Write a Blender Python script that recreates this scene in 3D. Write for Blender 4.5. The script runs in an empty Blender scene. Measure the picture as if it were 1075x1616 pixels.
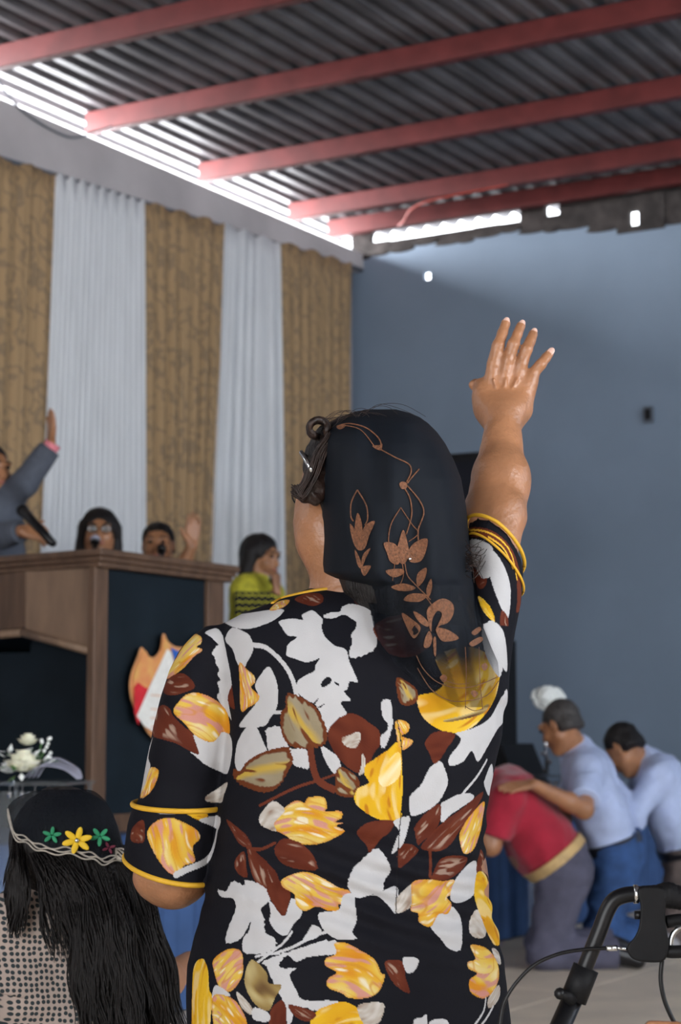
import bpy, bmesh, math, random
import numpy as np
from mathutils import Vector, Matrix, noise as mnoise
random.seed(7)
SC = bpy.context.scene
COL = SC.collection

# ---------------------------------------------------------------- camera
F = 3000.0; IW, IH = 1075, 1616; CAMZ = 1.05; PITCH = math.radians(6.5)
cam_d = bpy.data.cameras.new('camera'); cam = bpy.data.objects.new('camera', cam_d); COL.objects.link(cam)
cam.location = (0, 0, CAMZ); cam.rotation_euler = (math.pi / 2 + PITCH, 0, 0)
cam_d.sensor_fit = 'VERTICAL'; cam_d.sensor_height = 24.0; cam_d.sensor_width = 36.0
cam_d.lens = 24.0 * F / IH
cam_d.dof.use_dof = True; cam_d.dof.focus_distance = 3.02; cam_d.dof.aperture_fstop = 4.2
cam_d.clip_end = 200
SC.camera = cam

# ---------------------------------------------------------------- sky, daylight, exposure
SC.view_settings.view_transform = 'Standard'; SC.view_settings.look = 'None'
SC.view_settings.gamma = 1.0; SC.view_settings.use_curve_mapping = False
SC.view_settings.exposure = -0.35
world = bpy.data.worlds.new('sky'); SC.world = world; world.use_nodes = True
wn = world.node_tree.nodes; wl = world.node_tree.links
bg = wn['Background']; bg.inputs[0].default_value = (0.93, 0.96, 1.0, 1); bg.inputs[1].default_value = 9.0

def area(name, loc, aim, sx, sy, power, col):
    d = bpy.data.lights.new(name, 'AREA'); d.shape = 'RECTANGLE'; d.size = sx; d.size_y = sy
    d.energy = power; d.color = col
    o = bpy.data.objects.new(name, d); COL.objects.link(o); o.location = loc
    o.rotation_euler = (Vector(aim) - Vector(loc)).to_track_quat('-Z', 'Y').to_euler(); return o

# room axes: corner point, d1 runs along the curtain wall, nn points from it into the hall
CX, CY = 0.08, 13.5
S30, C30 = math.sin(math.radians(30.6)), math.cos(math.radians(30.6))
def R(a, b, z=0.0):
    """a metres from the back wall, b metres from the curtain wall"""
    return Vector((CX - S30 * a + C30 * b, CY - C30 * a - S30 * b, z))
ROOM_A, ROOM_B = 16.0, 12.0
# added lamps stand in for daylight from unseen openings behind and beside the camera
area('rear_fill', R(15.8, 6.0, 1.9), R(8, 5.0, 1.2), 5.0, 3.2, 40, (1.0, 0.95, 0.88))  # added fill lamp, brightens the foreground from behind the camera
# sky seen through the open slot between the curtain wall and the roof
area('eave_daylight', R(5.5, -0.40, 4.585), R(5.5, 0.5, 4.50), 13.0, 0.22, 560, (0.95, 0.97, 1.0))
area('side_fill', R(9.0, 11.8, 2.2), R(4.0, 4, 0.4), 4.5, 2.0, 400, (0.86, 0.93, 1.0))  # added fill lamp, brightens the kneeling men and the floor
area('blue_wall_fill', R(3.2, 11.6, 3.4), R(0.0, 4.5, 3.3), 3.6, 1.0, 190, (0.60, 0.75, 1.0))  # added bluish lamp, brightens the upper part of the blue wall

# ---------------------------------------------------------------- helpers
def W(px, py, D):
    """point at distance D (world Y) seen at that place of the 1075x1616 frame"""
    x = (px - IW / 2) / F; u = (IH / 2 - py) / F
    y = math.cos(PITCH) - u * math.sin(PITCH); z = math.sin(PITCH) + u * math.cos(PITCH)
    return Vector((x * D / y, D, CAMZ + z * D / y))

def tag(o, label=None, cat=None, group=None, kind=None):
    if label: o['label'] = label
    if cat: o['category'] = cat
    if group: o['group'] = group
    if kind: o['kind'] = kind
    return o
def empty(name, loc, label=None, cat=None, group=None):
    o = bpy.data.objects.new(name, None); COL.objects.link(o); o.location = loc
    o.empty_display_size = 0.1
    return tag(o, label, cat, group)
def link(name, me, mat=None, parent=None):
    o = bpy.data.objects.new(name, me); COL.objects.link(o)
    if mat: 
        me.materials.clear(); me.materials.append(mat)
    if parent:
        o.parent = parent
        m = parent.location.copy(); p = parent.parent
        while p: m += p.location; p = p.parent
        o.location = -m
    return o
def root_copy(o, loc):
    c = o.copy(); COL.objects.link(c); c.location = loc
    for ch in list(o.children):
        d = ch.copy(); COL.objects.link(d); d.parent = c
    return c

def from_data(name, V, Fc, mat, parent=None, smooth=True):
    me = bpy.data.meshes.new(name); me.from_pydata([tuple(v) for v in V], [], [tuple(f) for f in Fc]); me.update()
    if smooth: me.polygons.foreach_set('use_smooth', [True] * len(me.polygons))
    return link(name, me, mat, parent)
def mesh_np(name, V, Q):
    me = bpy.data.meshes.new(name)
    V = np.asarray(V, dtype=np.float32); Q = np.asarray(Q, dtype=np.int32)
    n = Q.shape[1]
    me.vertices.add(len(V)); me.vertices.foreach_set('co', V.ravel())
    me.loops.add(Q.size); me.loops.foreach_set('vertex_index', Q.ravel())
    me.polygons.add(len(Q)); me.polygons.foreach_set('loop_start', np.arange(0, Q.size, n, dtype=np.int32))
    me.polygons.foreach_set('use_smooth', np.ones(len(Q), dtype=bool))
    me.update(calc_edges=True); me.validate(); return me

class MB:
    """collects simple shapes into one mesh"""
    def __init__(s): s.V = []; s.F = []
    def add(s, V, Fc):
        n = len(s.V); s.V += [Vector(v) for v in V]; s.F += [tuple(i + n for i in f) for f in Fc]; return s
    def prism(s, pts, z0, z1):
        n = len(pts); V = [(p[0], p[1], z0) for p in pts] + [(p[0], p[1], z1) for p in pts]
        Fc = [tuple(range(n - 1, -1, -1)), tuple(range(n, 2 * n))] + [(i, (i + 1) % n, n + (i + 1) % n, n + i) for i in range(n)]
        return s.add(V, Fc)
    def rbox(s, a0, a1, b0, b1, z0, z1):
        """box in room coordinates"""
        p = [R(a0, b0), R(a0, b1), R(a1, b1), R(a1, b0)]
        return s.prism([(q.x, q.y) for q in p], z0, z1)
    def box(s, c, sx, sy, sz, rot=None):
        m = rot or Matrix.Identity(3); c = Vector(c)
        V = [c + m @ Vector((x * sx / 2, y * sy / 2, z * sz / 2)) for z in (-1, 1) for y in (-1, 1) for x in (-1, 1)]
        return s.add(V, [(0, 2, 3, 1), (4, 5, 7, 6), (0, 1, 5, 4), (2, 6, 7, 3), (0, 4, 6, 2), (1, 3, 7, 5)])
    def tube(s, pts, r, n=10, caps=True):
        pts = [Vector(p) for p in pts]; m = len(pts)
        rr = r if isinstance(r, (list, tuple)) else [r] * m
        t0 = (pts[1] - pts[0]).normalized(); up = Vector((0, 0, 1)) if abs(t0.z) < 0.9 else Vector((1, 0, 0))
        nrm = t0.cross(up).normalized(); V = []; Fc = []
        for i, p in enumerate(pts):
            t = (pts[min(i + 1, m - 1)] - pts[max(i - 1, 0)]).normalized()
            nrm = (nrm - t * nrm.dot(t)).normalized(); bn = t.cross(nrm)
            for k in range(n):
                a = 2 * math.pi * k / n; V.append(p + (nrm * math.cos(a) + bn * math.sin(a)) * rr[i])
        for i in range(m - 1):
            for k in range(n):
                Fc.append((i * n + k, i * n + (k + 1) % n, (i + 1) * n + (k + 1) % n, (i + 1) * n + k))
        if caps: Fc += [tuple(range(n - 1, -1, -1)), tuple((m - 1) * n + k for k in range(n))]
        return s.add(V, Fc)
    def ball(s, c, r, n=10, rot=None):
        c = Vector(c); r = r if isinstance(r, (tuple, list)) else (r, r, r); m = rot or Matrix.Identity(3)
        V = []; Fc = []; h = n // 2
        for i in range(h + 1):
            for k in range(n):
                th = math.pi * i / h; ph = 2 * math.pi * k / n
                V.append(c + m @ Vector((r[0] * math.sin(th) * math.cos(ph), r[1] * math.sin(th) * math.sin(ph), r[2] * math.cos(th))))
        for i in range(h):
            for k in range(n): Fc.append((i * n + k, (i + 1) * n + k, (i + 1) * n + (k + 1) % n, i * n + (k + 1) % n))
        return s.add(V, Fc)
    def build(s, name, mat, parent=None, smooth=False, bevel=0):
        o = from_data(name, s.V, s.F, mat, parent, smooth)
        if bevel:
            b = o.modifiers.new('bevel', 'BEVEL'); b.width = bevel; b.segments = 2; b.limit_method = 'ANGLE'
        return o

def spline(pts, n=8, closed=False):
    """Catmull-Rom through points (tuples of any length)"""
    P = [np.array(p, float) for p in pts]; out = []; m = len(P)
    for i in range(m if closed else m - 1):
        if closed: a, b, c, d = P[(i - 1) % m], P[i], P[(i + 1) % m], P[(i + 2) % m]
        else: a, b, c, d = P[max(i - 1, 0)], P[i], P[i + 1], P[min(i + 2, m - 1)]
        for k in range(n):
            t = k / n
            out.append(0.5 * ((2 * b) + (c - a) * t + (2 * a - 5 * b + 4 * c - d) * t * t + (3 * b - a - 3 * c + d) * t ** 3))
    if not closed: out.append(P[-1])
    return out

# ---------------------------------------------------------------- materials
def mat(name, col, rough=0.7, metal=0.0, var=0.0, scale=8.0, bump=0.0, bscale=60.0, spec=0.4, col2=None, detail=6, sheen=0.0, emis=None, trans=0.0, alpha=None, sss=0.0, attr=None, stretch=None):
    m = bpy.data.materials.new(name); m.use_nodes = True; nt = m.node_tree; N = nt.nodes; L = nt.links
    b = N['Principled BSDF']
    b.inputs['Base Color'].default_value = (*col, 1); b.inputs['Roughness'].default_value = rough
    b.inputs['Metallic'].default_value = metal; b.inputs['Specular IOR Level'].default_value = spec
    if sheen: b.inputs['Sheen Weight'].default_value = sheen
    if trans: b.inputs['Transmission Weight'].default_value = trans
    if alpha is not None: b.inputs['Alpha'].default_value = alpha
    if sss:
        b.inputs['Subsurface Weight'].default_value = sss; b.inputs['Subsurface Scale'].default_value = 0.01
        b.inputs['Subsurface Radius'].default_value = (1.0, 0.4, 0.2)
    if emis: b.inputs['Emission Color'].default_value = (*emis[0], 1); b.inputs['Emission Strength'].default_value = emis[1]
    tc = N.new('ShaderNodeTexCoord'); src = tc.outputs['Object']
    if stretch:
        mp = N.new('ShaderNodeMapping'); mp.inputs['Scale'].default_value = stretch; L.new(src, mp.inputs[0]); src = mp.outputs[0]
    if attr:
        a = N.new('ShaderNodeAttribute'); a.attribute_name = attr; L.new(a.outputs['Color'], b.inputs['Base Color'])
    elif var or col2:
        n = N.new('ShaderNodeTexNoise'); n.inputs['Scale'].default_value = scale; n.inputs['Detail'].default_value = detail
        L.new(src, n.inputs['Vector'])
        mx = N.new('ShaderNodeMix'); mx.data_type = 'RGBA'
        c2 = col2 or tuple(min(1, c * (1 + var)) for c in col); c1 = col if col2 else tuple(c * (1 - var) for c in col)
        mx.inputs[6].default_value = (*c1, 1); mx.inputs[7].default_value = (*c2, 1)
        mr = N.new('ShaderNodeMapRange'); mr.inputs[1].default_value = 0.35; mr.inputs[2].default_value = 0.65
        L.new(n.outputs[0], mr.inputs[0]); L.new(mr.outputs[0], mx.inputs[0]); L.new(mx.outputs[2], b.inputs['Base Color'])
    if bump:
        n2 = N.new('ShaderNodeTexNoise'); n2.inputs['Scale'].default_value = bscale; n2.inputs['Detail'].default_value = 5
        L.new(src, n2.inputs['Vector'])
        bp = N.new('ShaderNodeBump'); bp.inputs['Strength'].default_value = bump; bp.inputs['Distance'].default_value = 0.01
        L.new(n2.outputs[0], bp.inputs['Height']); L.new(bp.outputs[0], b.inputs['Normal'])
    return m
M = {}
M['skin'] = mat('skin', (0.34, 0.155, 0.075), 0.36, var=0.16, scale=14, bump=0.22, bscale=120, spec=0.5, sss=0.04)
M['skin_dark'] = mat('darker_skin', (0.36, 0.17, 0.09), 0.5, var=0.12, scale=14, sss=0.05)
M['nail'] = mat('fingernail', (0.66, 0.42, 0.34), 0.25, spec=0.6)
M['hair'] = mat('black_hair', (0.009, 0.007, 0.007), 0.5, var=0.4, scale=40, bump=0.6, bscale=30, spec=0.28, stretch=(8, 8, 1))
M['hair_brown'] = mat('brown_hair', (0.022, 0.011, 0.008), 0.45, var=0.4, scale=60, bump=0.5, bscale=60)
M['hair_grey'] = mat('greying_hair', (0.045, 0.04, 0.038), 0.6, var=0.4, scale=90, bump=0.5, bscale=120)
M['eye'] = mat('dark_eye', (0.02, 0.012, 0.01), 0.2)
M['lip'] = mat('lips', (0.36, 0.12, 0.09), 0.45)
M['roof'] = mat('galvanised_sheet', (0.11, 0.105, 0.112), 0.55, metal=0.1, var=0.25, scale=3, bump=0.1, bscale=8)
M['beam'] = mat('red_oxide_paint', (0.135, 0.025, 0.024), 0.5, var=0.18, scale=6, bump=0.08)
M['plaster'] = mat('white_plaster', (0.46, 0.43, 0.43), 0.85, var=0.12, scale=1.6, bump=0.3, bscale=10)
M['blue_wall'] = mat('blue_grey_paint', (0.19, 0.245, 0.32), 0.75, var=0.08, scale=1.2, bump=0.25, bscale=14)
M['mortar'] = mat('bare_mortar', (0.045, 0.038, 0.036), 0.95, var=0.4, scale=9, bump=0.8, bscale=25)
M['floor'] = mat('worn_beige_floor', (0.74, 0.63, 0.49), 0.6, var=0.10, scale=3, bump=0.15, bscale=30)
M['stage_top'] = mat('stage_carpet', (0.05, 0.07, 0.13), 0.95, var=0.2, scale=20, bump=0.3, bscale=200)
M['blue_cloth'] = mat('blue_stage_skirt', (0.042, 0.09, 0.22), 0.85, var=0.15, scale=5, bump=0.2, bscale=120)
M['white_curtain'] = mat('sheer_white_curtain', (0.66, 0.67, 0.68), 0.8, var=0.05, scale=3, bump=0.15, bscale=30, stretch=(6, 6, 1))
M['wood'] = mat('brown_wood', (0.105, 0.058, 0.034), 0.5, var=0.22, scale=5, bump=0.1, bscale=12, stretch=(6, 6, 1))
M['wood_lit'] = mat('brown_wood_lit_face', (0.20, 0.125, 0.08), 0.5, var=0.12, scale=5, bump=0.08, bscale=12, stretch=(4, 4, 1))  # lighter copy of the brown wood, light put into the colour
M['dark_panel'] = mat('dark_blue_black_panel', (0.008, 0.014, 0.020), 0.6, spec=0.15, var=0.2, scale=4)
M['black'] = mat('matt_black_plastic', (0.006, 0.006, 0.007), 0.55, spec=0.2, var=0.2, scale=30, bump=0.1, bscale=300)
M['black_paint'] = mat('glossy_black_paint', (0.004, 0.004, 0.005), 0.38, spec=0.35, var=0.1)
M['chrome'] = mat('chrome', (0.7, 0.72, 0.74), 0.18, metal=1.0, var=0.05)
M['white'] = mat('white_enamel', (0.80, 0.78, 0.72), 0.5, var=0.06, scale=40)
M['red'] = mat('red_enamel', (0.62, 0.02, 0.03), 0.5, var=0.08, scale=30)
M['royal'] = mat('blue_enamel', (0.03, 0.12, 0.48), 0.5, var=0.08, scale=30)
M['gold'] = mat('gold_edge', (0.65, 0.30, 0.12), 0.45, var=0.15, scale=30)
M['orange'] = mat('orange_enamel', (0.72, 0.26, 0.10), 0.5, col2=(0.75, 0.42, 0.12), scale=14)
M['grey_suit'] = mat('grey_suit_cloth', (0.075, 0.085, 0.11), 0.85, var=0.12, scale=30, bump=0.2, bscale=200)
M['pink'] = mat('pink_shirt_cuff', (0.7, 0.22, 0.26), 0.8, var=0.05)
M['yellow_cloth'] = mat('yellow_knit', (0.50, 0.46, 0.04), 0.85, var=0.25, scale=40, bump=0.3, bscale=150)
M['white_cloth'] = mat('white_blouse_cloth', (0.6, 0.6, 0.62), 0.85, var=0.05)
M['dark_cloth'] = mat('dark_cloth', (0.012, 0.013, 0.018), 0.9, spec=0.1, var=0.2)
M['crimson'] = mat('crimson_cloth', (0.33, 0.009, 0.028), 0.85, var=0.12, scale=12, bump=0.2, bscale=120, sheen=0.2)
M['pale_blue'] = mat('pale_blue_shirt_cloth', (0.42, 0.49, 0.70), 0.85, var=0.08, scale=12, bump=0.15, bscale=120)
M['grey_trouser'] = mat('grey_trouser_cloth', (0.085, 0.082, 0.12), 0.9, var=0.15, scale=14, bump=0.2, bscale=120)
M['denim'] = mat('blue_denim', (0.03, 0.075, 0.20), 0.9, var=0.25, scale=12, bump=0.2, bscale=160)
M['brown_trouser'] = mat('brown_trouser_cloth', (0.13, 0.10, 0.09), 0.9, var=0.15, scale=14, bump=0.2, bscale=120)
M['tan'] = mat('tan_leather', (0.50, 0.33, 0.14), 0.6, var=0.15, scale=20)
M['shoe'] = mat('black_shoe_leather', (0.012, 0.011, 0.012), 0.35)
M['sole'] = mat('grey_shoe_sole', (0.30, 0.29, 0.30), 0.8, var=0.15)
M['petal'] = mat('cream_petal', (0.82, 0.80, 0.62), 0.6, var=0.08, scale=30, sss=0.05)
M['petal_white'] = mat('white_petal', (0.85, 0.87, 0.84), 0.6, var=0.05, scale=30)
M['leaf'] = mat('green_leaf', (0.10, 0.22, 0.07), 0.6, var=0.3, scale=30)
M['silver_ribbon'] = mat('silver_grey_ribbon', (0.34, 0.34, 0.42), 0.35, spec=0.7, var=0.15)
M['yellow_trim'] = mat('yellow_piping', (0.62, 0.34, 0.02), 0.6, var=0.08, scale=40)
M['copper'] = mat('copper_embroidery', (0.175, 0.070, 0.032), 0.6, var=0.35, scale=260, bump=0.5, bscale=500)
M['yellow_petal'] = mat('yellow_felt_petal', (0.85, 0.55, 0.02), 0.6, var=0.12)
M['green_thread'] = mat('green_thread', (0.02, 0.27, 0.12), 0.6, var=0.2)
M['dark_red_thread'] = mat('dark_red_thread', (0.12, 0.01, 0.03), 0.7)
M['silver_thread'] = mat('silver_edging', (0.42, 0.38, 0.33), 0.5, var=0.2, scale=60)
M['red_wire'] = mat('red_cable', (0.42, 0.05, 0.03), 0.5)
M['socket'] = mat('grey_socket', (0.09, 0.105, 0.13), 0.6)
M['print'] = mat('printed_jersey', (0.5, 0.5, 0.5), 0.72, bump=0.12, bscale=420, attr='Col', spec=0.10)

def glass_mat():
    m = bpy.data.materials.new('clear_acrylic'); m.use_nodes = True; N = m.node_tree.nodes; L = m.node_tree.links
    N.remove(N['Principled BSDF']); g = N.new('ShaderNodeBsdfGlossy'); g.inputs['Roughness'].default_value = 0.08
    t = N.new('ShaderNodeBsdfTransparent'); t.inputs[0].default_value = (0.86, 0.9, 0.92, 1)
    fr = N.new('ShaderNodeFresnel'); fr.inputs[0].default_value = 1.6; mx = N.new('ShaderNodeMixShader')
    L.new(fr.outputs[0], mx.inputs[0]); L.new(t.outputs[0], mx.inputs[1]); L.new(g.outputs[0], mx.inputs[2])
    df = N.new('ShaderNodeBsdfDiffuse'); df.inputs[0].default_value = (.75, .8, .82, 1); m2 = N.new('ShaderNodeMixShader'); m2.inputs[0].default_value = 0.06
    L.new(mx.outputs[0], m2.inputs[1]); L.new(df.outputs[0], m2.inputs[2]); L.new(m2.outputs[0], N['Material Output'].inputs[0]); return m
M['acrylic'] = glass_mat()
def veil_mat(name, col, attr=True, a=0.5):
    m = bpy.data.materials.new(name); m.use_nodes = True; N = m.node_tree.nodes; L = m.node_tree.links
    b = N['Principled BSDF']; b.inputs['Base Color'].default_value = (*col, 1); b.inputs['Roughness'].default_value = 0.65
    b.inputs['Specular IOR Level'].default_value = 0.12
    if attr:
        t = N.new('ShaderNodeAttribute'); t.attribute_name = 'Opacity'; 
        L.new(t.outputs['Fac'], b.inputs['Alpha'])
    else: b.inputs['Alpha'].default_value = a
    n = N.new('ShaderNodeTexNoise'); n.inputs['Scale'].default_value = 600; bp = N.new('ShaderNodeBump'); bp.inputs['Strength'].default_value = 0.2
    bp.inputs['Distance'].default_value = 0.002
    L.new(n.outputs[0], bp.inputs['Height']); L.new(bp.outputs[0], b.inputs['Normal'])
    return m
M['veil'] = veil_mat('sheer_black_tulle', (0.006, 0.008, 0.012))

def damask():
    m = mat('brown_damask_curtain', (0.33, 0.215, 0.115), 0.75, bump=0.12, bscale=60); N = m.node_tree.nodes; L = m.node_tree.links
    b = N['Principled BSDF']; tc = N.new('ShaderNodeTexCoord'); wv = N.new('ShaderNodeTexWave')
    wv.wave_type = 'RINGS'; wv.inputs['Scale'].default_value = 4.2; wv.inputs['Distortion'].default_value = 11; wv.inputs['Detail'].default_value = 3
    wv.inputs['Detail Scale'].default_value = 2.2
    L.new(tc.outputs['Object'], wv.inputs['Vector'])
    r = N.new('ShaderNodeValToRGB'); r.color_ramp.elements[0].position = 0.10; r.color_ramp.elements[0].color = (0.24, 0.165, 0.095, 1)
    r.color_ramp.elements[1].position = 0.32; r.color_ramp.elements[1].color = (0.36, 0.235, 0.12, 1)
    L.new(wv.outputs[0], r.inputs[0]); L.new(r.outputs[0], b.inputs['Base Color']); return m
M['damask'] = damask()
def dots():
    m = mat('beige_blouse_with_dark_dots', (0.5, 0.4, 0.34), 0.85, bump=0.1); N = m.node_tree.nodes; L = m.node_tree.links
    b = N['Principled BSDF']; tc = N.new('ShaderNodeTexCoord'); v = N.new('ShaderNodeTexVoronoi'); v.voronoi_dimensions = '2D'; v.inputs['Scale'].default_value = 92
    v.inputs['Randomness'].default_value = 0.35
    sx = N.new('ShaderNodeSeparateXYZ'); ad = N.new('ShaderNodeMath'); ad.inputs[1].default_value = 0; cb = N.new('ShaderNodeCombineXYZ'); ml = N.new('ShaderNodeMath'); ml.operation = 'MULTIPLY'; ml.inputs[1].default_value = .6
    L.new(tc.outputs['Object'], sx.inputs[0]); L.new(sx.outputs[1], ml.inputs[0]); L.new(sx.outputs[0], ad.inputs[0]); L.new(ml.outputs[0], ad.inputs[1]); L.new(ad.outputs[0], cb.inputs[0]); L.new(sx.outputs[2], cb.inputs[1]); L.new(cb.outputs[0], v.inputs['Vector'])
    r = N.new('ShaderNodeValToRGB'); r.color_ramp.elements[0].position = 0.30; r.color_ramp.elements[0].color = (0.02, 0.03, 0.035, 1)
    r.color_ramp.elements[1].position = 0.40; r.color_ramp.elements[1].color = (0.40, 0.32, 0.28, 1)
    L.new(v.outputs['Distance'], r.inputs[0]); L.new(r.outputs[0], b.inputs['Base Color']); return m
M['dots'] = dots()

# ---------------------------------------------------------------- smooth solid modelling (distance field + surface nets)
_rng = np.random.RandomState(5); _NT = _rng.rand(32, 32, 32).astype(np.float32)
def vnoise(X, Y, Z, s):
    """cheap value noise in -1..1"""
    def wrap(a): 
        i = np.floor(a); f = a - i; return i.astype(np.int32) % 32, (f * f * (3 - 2 * f)).astype(np.float32)
    i, fx = wrap(X * s); j, fy = wrap(Y * s); k, fz = wrap(Z * s); i1, j1, k1 = (i + 1) % 32, (j + 1) % 32, (k + 1) % 32
    T = _NT
    c = (T[i, j, k] * (1 - fx) + T[i1, j, k] * fx) * (1 - fy) + (T[i, j1, k] * (1 - fx) + T[i1, j1, k] * fx) * fy
    d = (T[i, j, k1] * (1 - fx) + T[i1, j, k1] * fx) * (1 - fy) + (T[i, j1, k1] * (1 - fx) + T[i1, j1, k1] * fx) * fy
    return (c * (1 - fz) + d * fz) * 2 - 1

class Cone:
    def __init__(s, a, b, ra, rb, k=0.02, flat=None, clip=None, sub=False):
        s.a = np.array(a, float); s.b = np.array(b, float); s.ra = ra; s.rb = rb; s.k = k; s.flat = flat; s.clip = clip or []; s.sub = sub
        m = max(ra, rb) * (max(1, flat[1]) if flat else 1); s.lo = np.minimum(s.a, s.b) - m; s.hi = np.maximum(s.a, s.b) + m
    def ev(s, X, Y, Z):
        ba = s.b - s.a; L2 = max(ba @ ba, 1e-9)
        px, py, pz = X - s.a[0], Y - s.a[1], Z - s.a[2]
        t = np.clip((px * ba[0] + py * ba[1] + pz * ba[2]) / L2, 0, 1)
        qx, qy, qz = px - t * ba[0], py - t * ba[1], pz - t * ba[2]
        q2 = qx * qx + qy * qy + qz * qz
        if s.flat:
            n = np.array(s.flat[0], float); n /= np.linalg.norm(n); f = s.flat[1]
            dn = qx * n[0] + qy * n[1] + qz * n[2]; q2 = q2 + dn * dn * (1 / (f * f) - 1)
        d = np.sqrt(np.maximum(q2, 0)) - (s.ra + (s.rb - s.ra) * t)
        if s.flat and s.flat[1] < 1: d = d * (0.5 + 0.5 * s.flat[1])
        for p, n in s.clip: d = np.maximum(d, (X - p[0]) * n[0] + (Y - p[1]) * n[1] + (Z - p[2]) * n[2])
        return d
class Ell:
    def __init__(s, c, r, rot=None, k=0.02, sub=False, clip=None):
        s.c = np.array(c, float); s.r = np.array(r, float); s.m = np.array(rot) if rot is not None else np.eye(3); s.k = k; s.sub = sub; s.clip = clip or []
        m = s.r.max(); s.lo = s.c - m; s.hi = s.c + m
    def ev(s, X, Y, Z):
        x, y, z = X - s.c[0], Y - s.c[1], Z - s.c[2]; m = s.m
        u = (x * m[0, 0] + y * m[1, 0] + z * m[2, 0]) / s.r[0]; v = (x * m[0, 1] + y * m[1, 1] + z * m[2, 1]) / s.r[1]; w = (x * m[0, 2] + y * m[1, 2] + z * m[2, 2]) / s.r[2]
        q = np.sqrt(u * u + v * v + w * w); g = np.sqrt((u / s.r[0]) ** 2 + (v / s.r[1]) ** 2 + (w / s.r[2]) ** 2)
        d = q * (q - 1) / np.maximum(g, 1e-6)
        d = np.where(q < 0.05, -s.r.min(), d)
        for p, n in s.clip: d = np.maximum(d, (X - p[0]) * n[0] + (Y - p[1]) * n[1] + (Z - p[2]) * n[2])
        return d
class Loft:
    """stack of superellipses: rows (z, centre x, half width), depth centre cy(z), half depth dd(z)"""
    def __init__(s, rows, p=2.3, k=0.02, clip=None, grow=0.0):
        rows = sorted(rows); s.z = np.array([r[0] for r in rows]); s.c = np.array([r[1] for r in rows]); s.w = np.array([r[2] for r in rows]) + grow
        s.cy = np.array([r[3] for r in rows]); s.dd = np.array([r[4] for r in rows]) + grow; s.p = p; s.k = k; s.clip = clip or []; s.sub = False
        s.lo = np.array([(s.c - s.w).min(), (s.cy - s.dd).min(), s.z[0]]); s.hi = np.array([(s.c + s.w).max(), (s.cy + s.dd).max(), s.z[-1]])
    def at(s, z):
        return [np.interp(z, s.z, a) for a in (s.c, s.w, s.cy, s.dd)]
    def ev(s, X, Y, Z):
        c, w, cy, dd = s.at(Z); u = np.abs((X - c) / w); v = np.abs((Y - cy) / dd)
        q = (u ** s.p + v ** s.p) ** (1 / s.p)
        g = np.sqrt((u / w) ** 2 + (v / dd) ** 2) / np.maximum(q, 1e-3)
        d = (q - 1) / np.maximum(g, 1.0) 
        d = np.maximum(d, np.maximum(Z - s.z[-1], s.z[0] - Z))
        for p, n in s.clip: d = np.maximum(d, (X - p[0]) * n[0] + (Y - p[1]) * n[1] + (Z - p[2]) * n[2])
        return d

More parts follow.
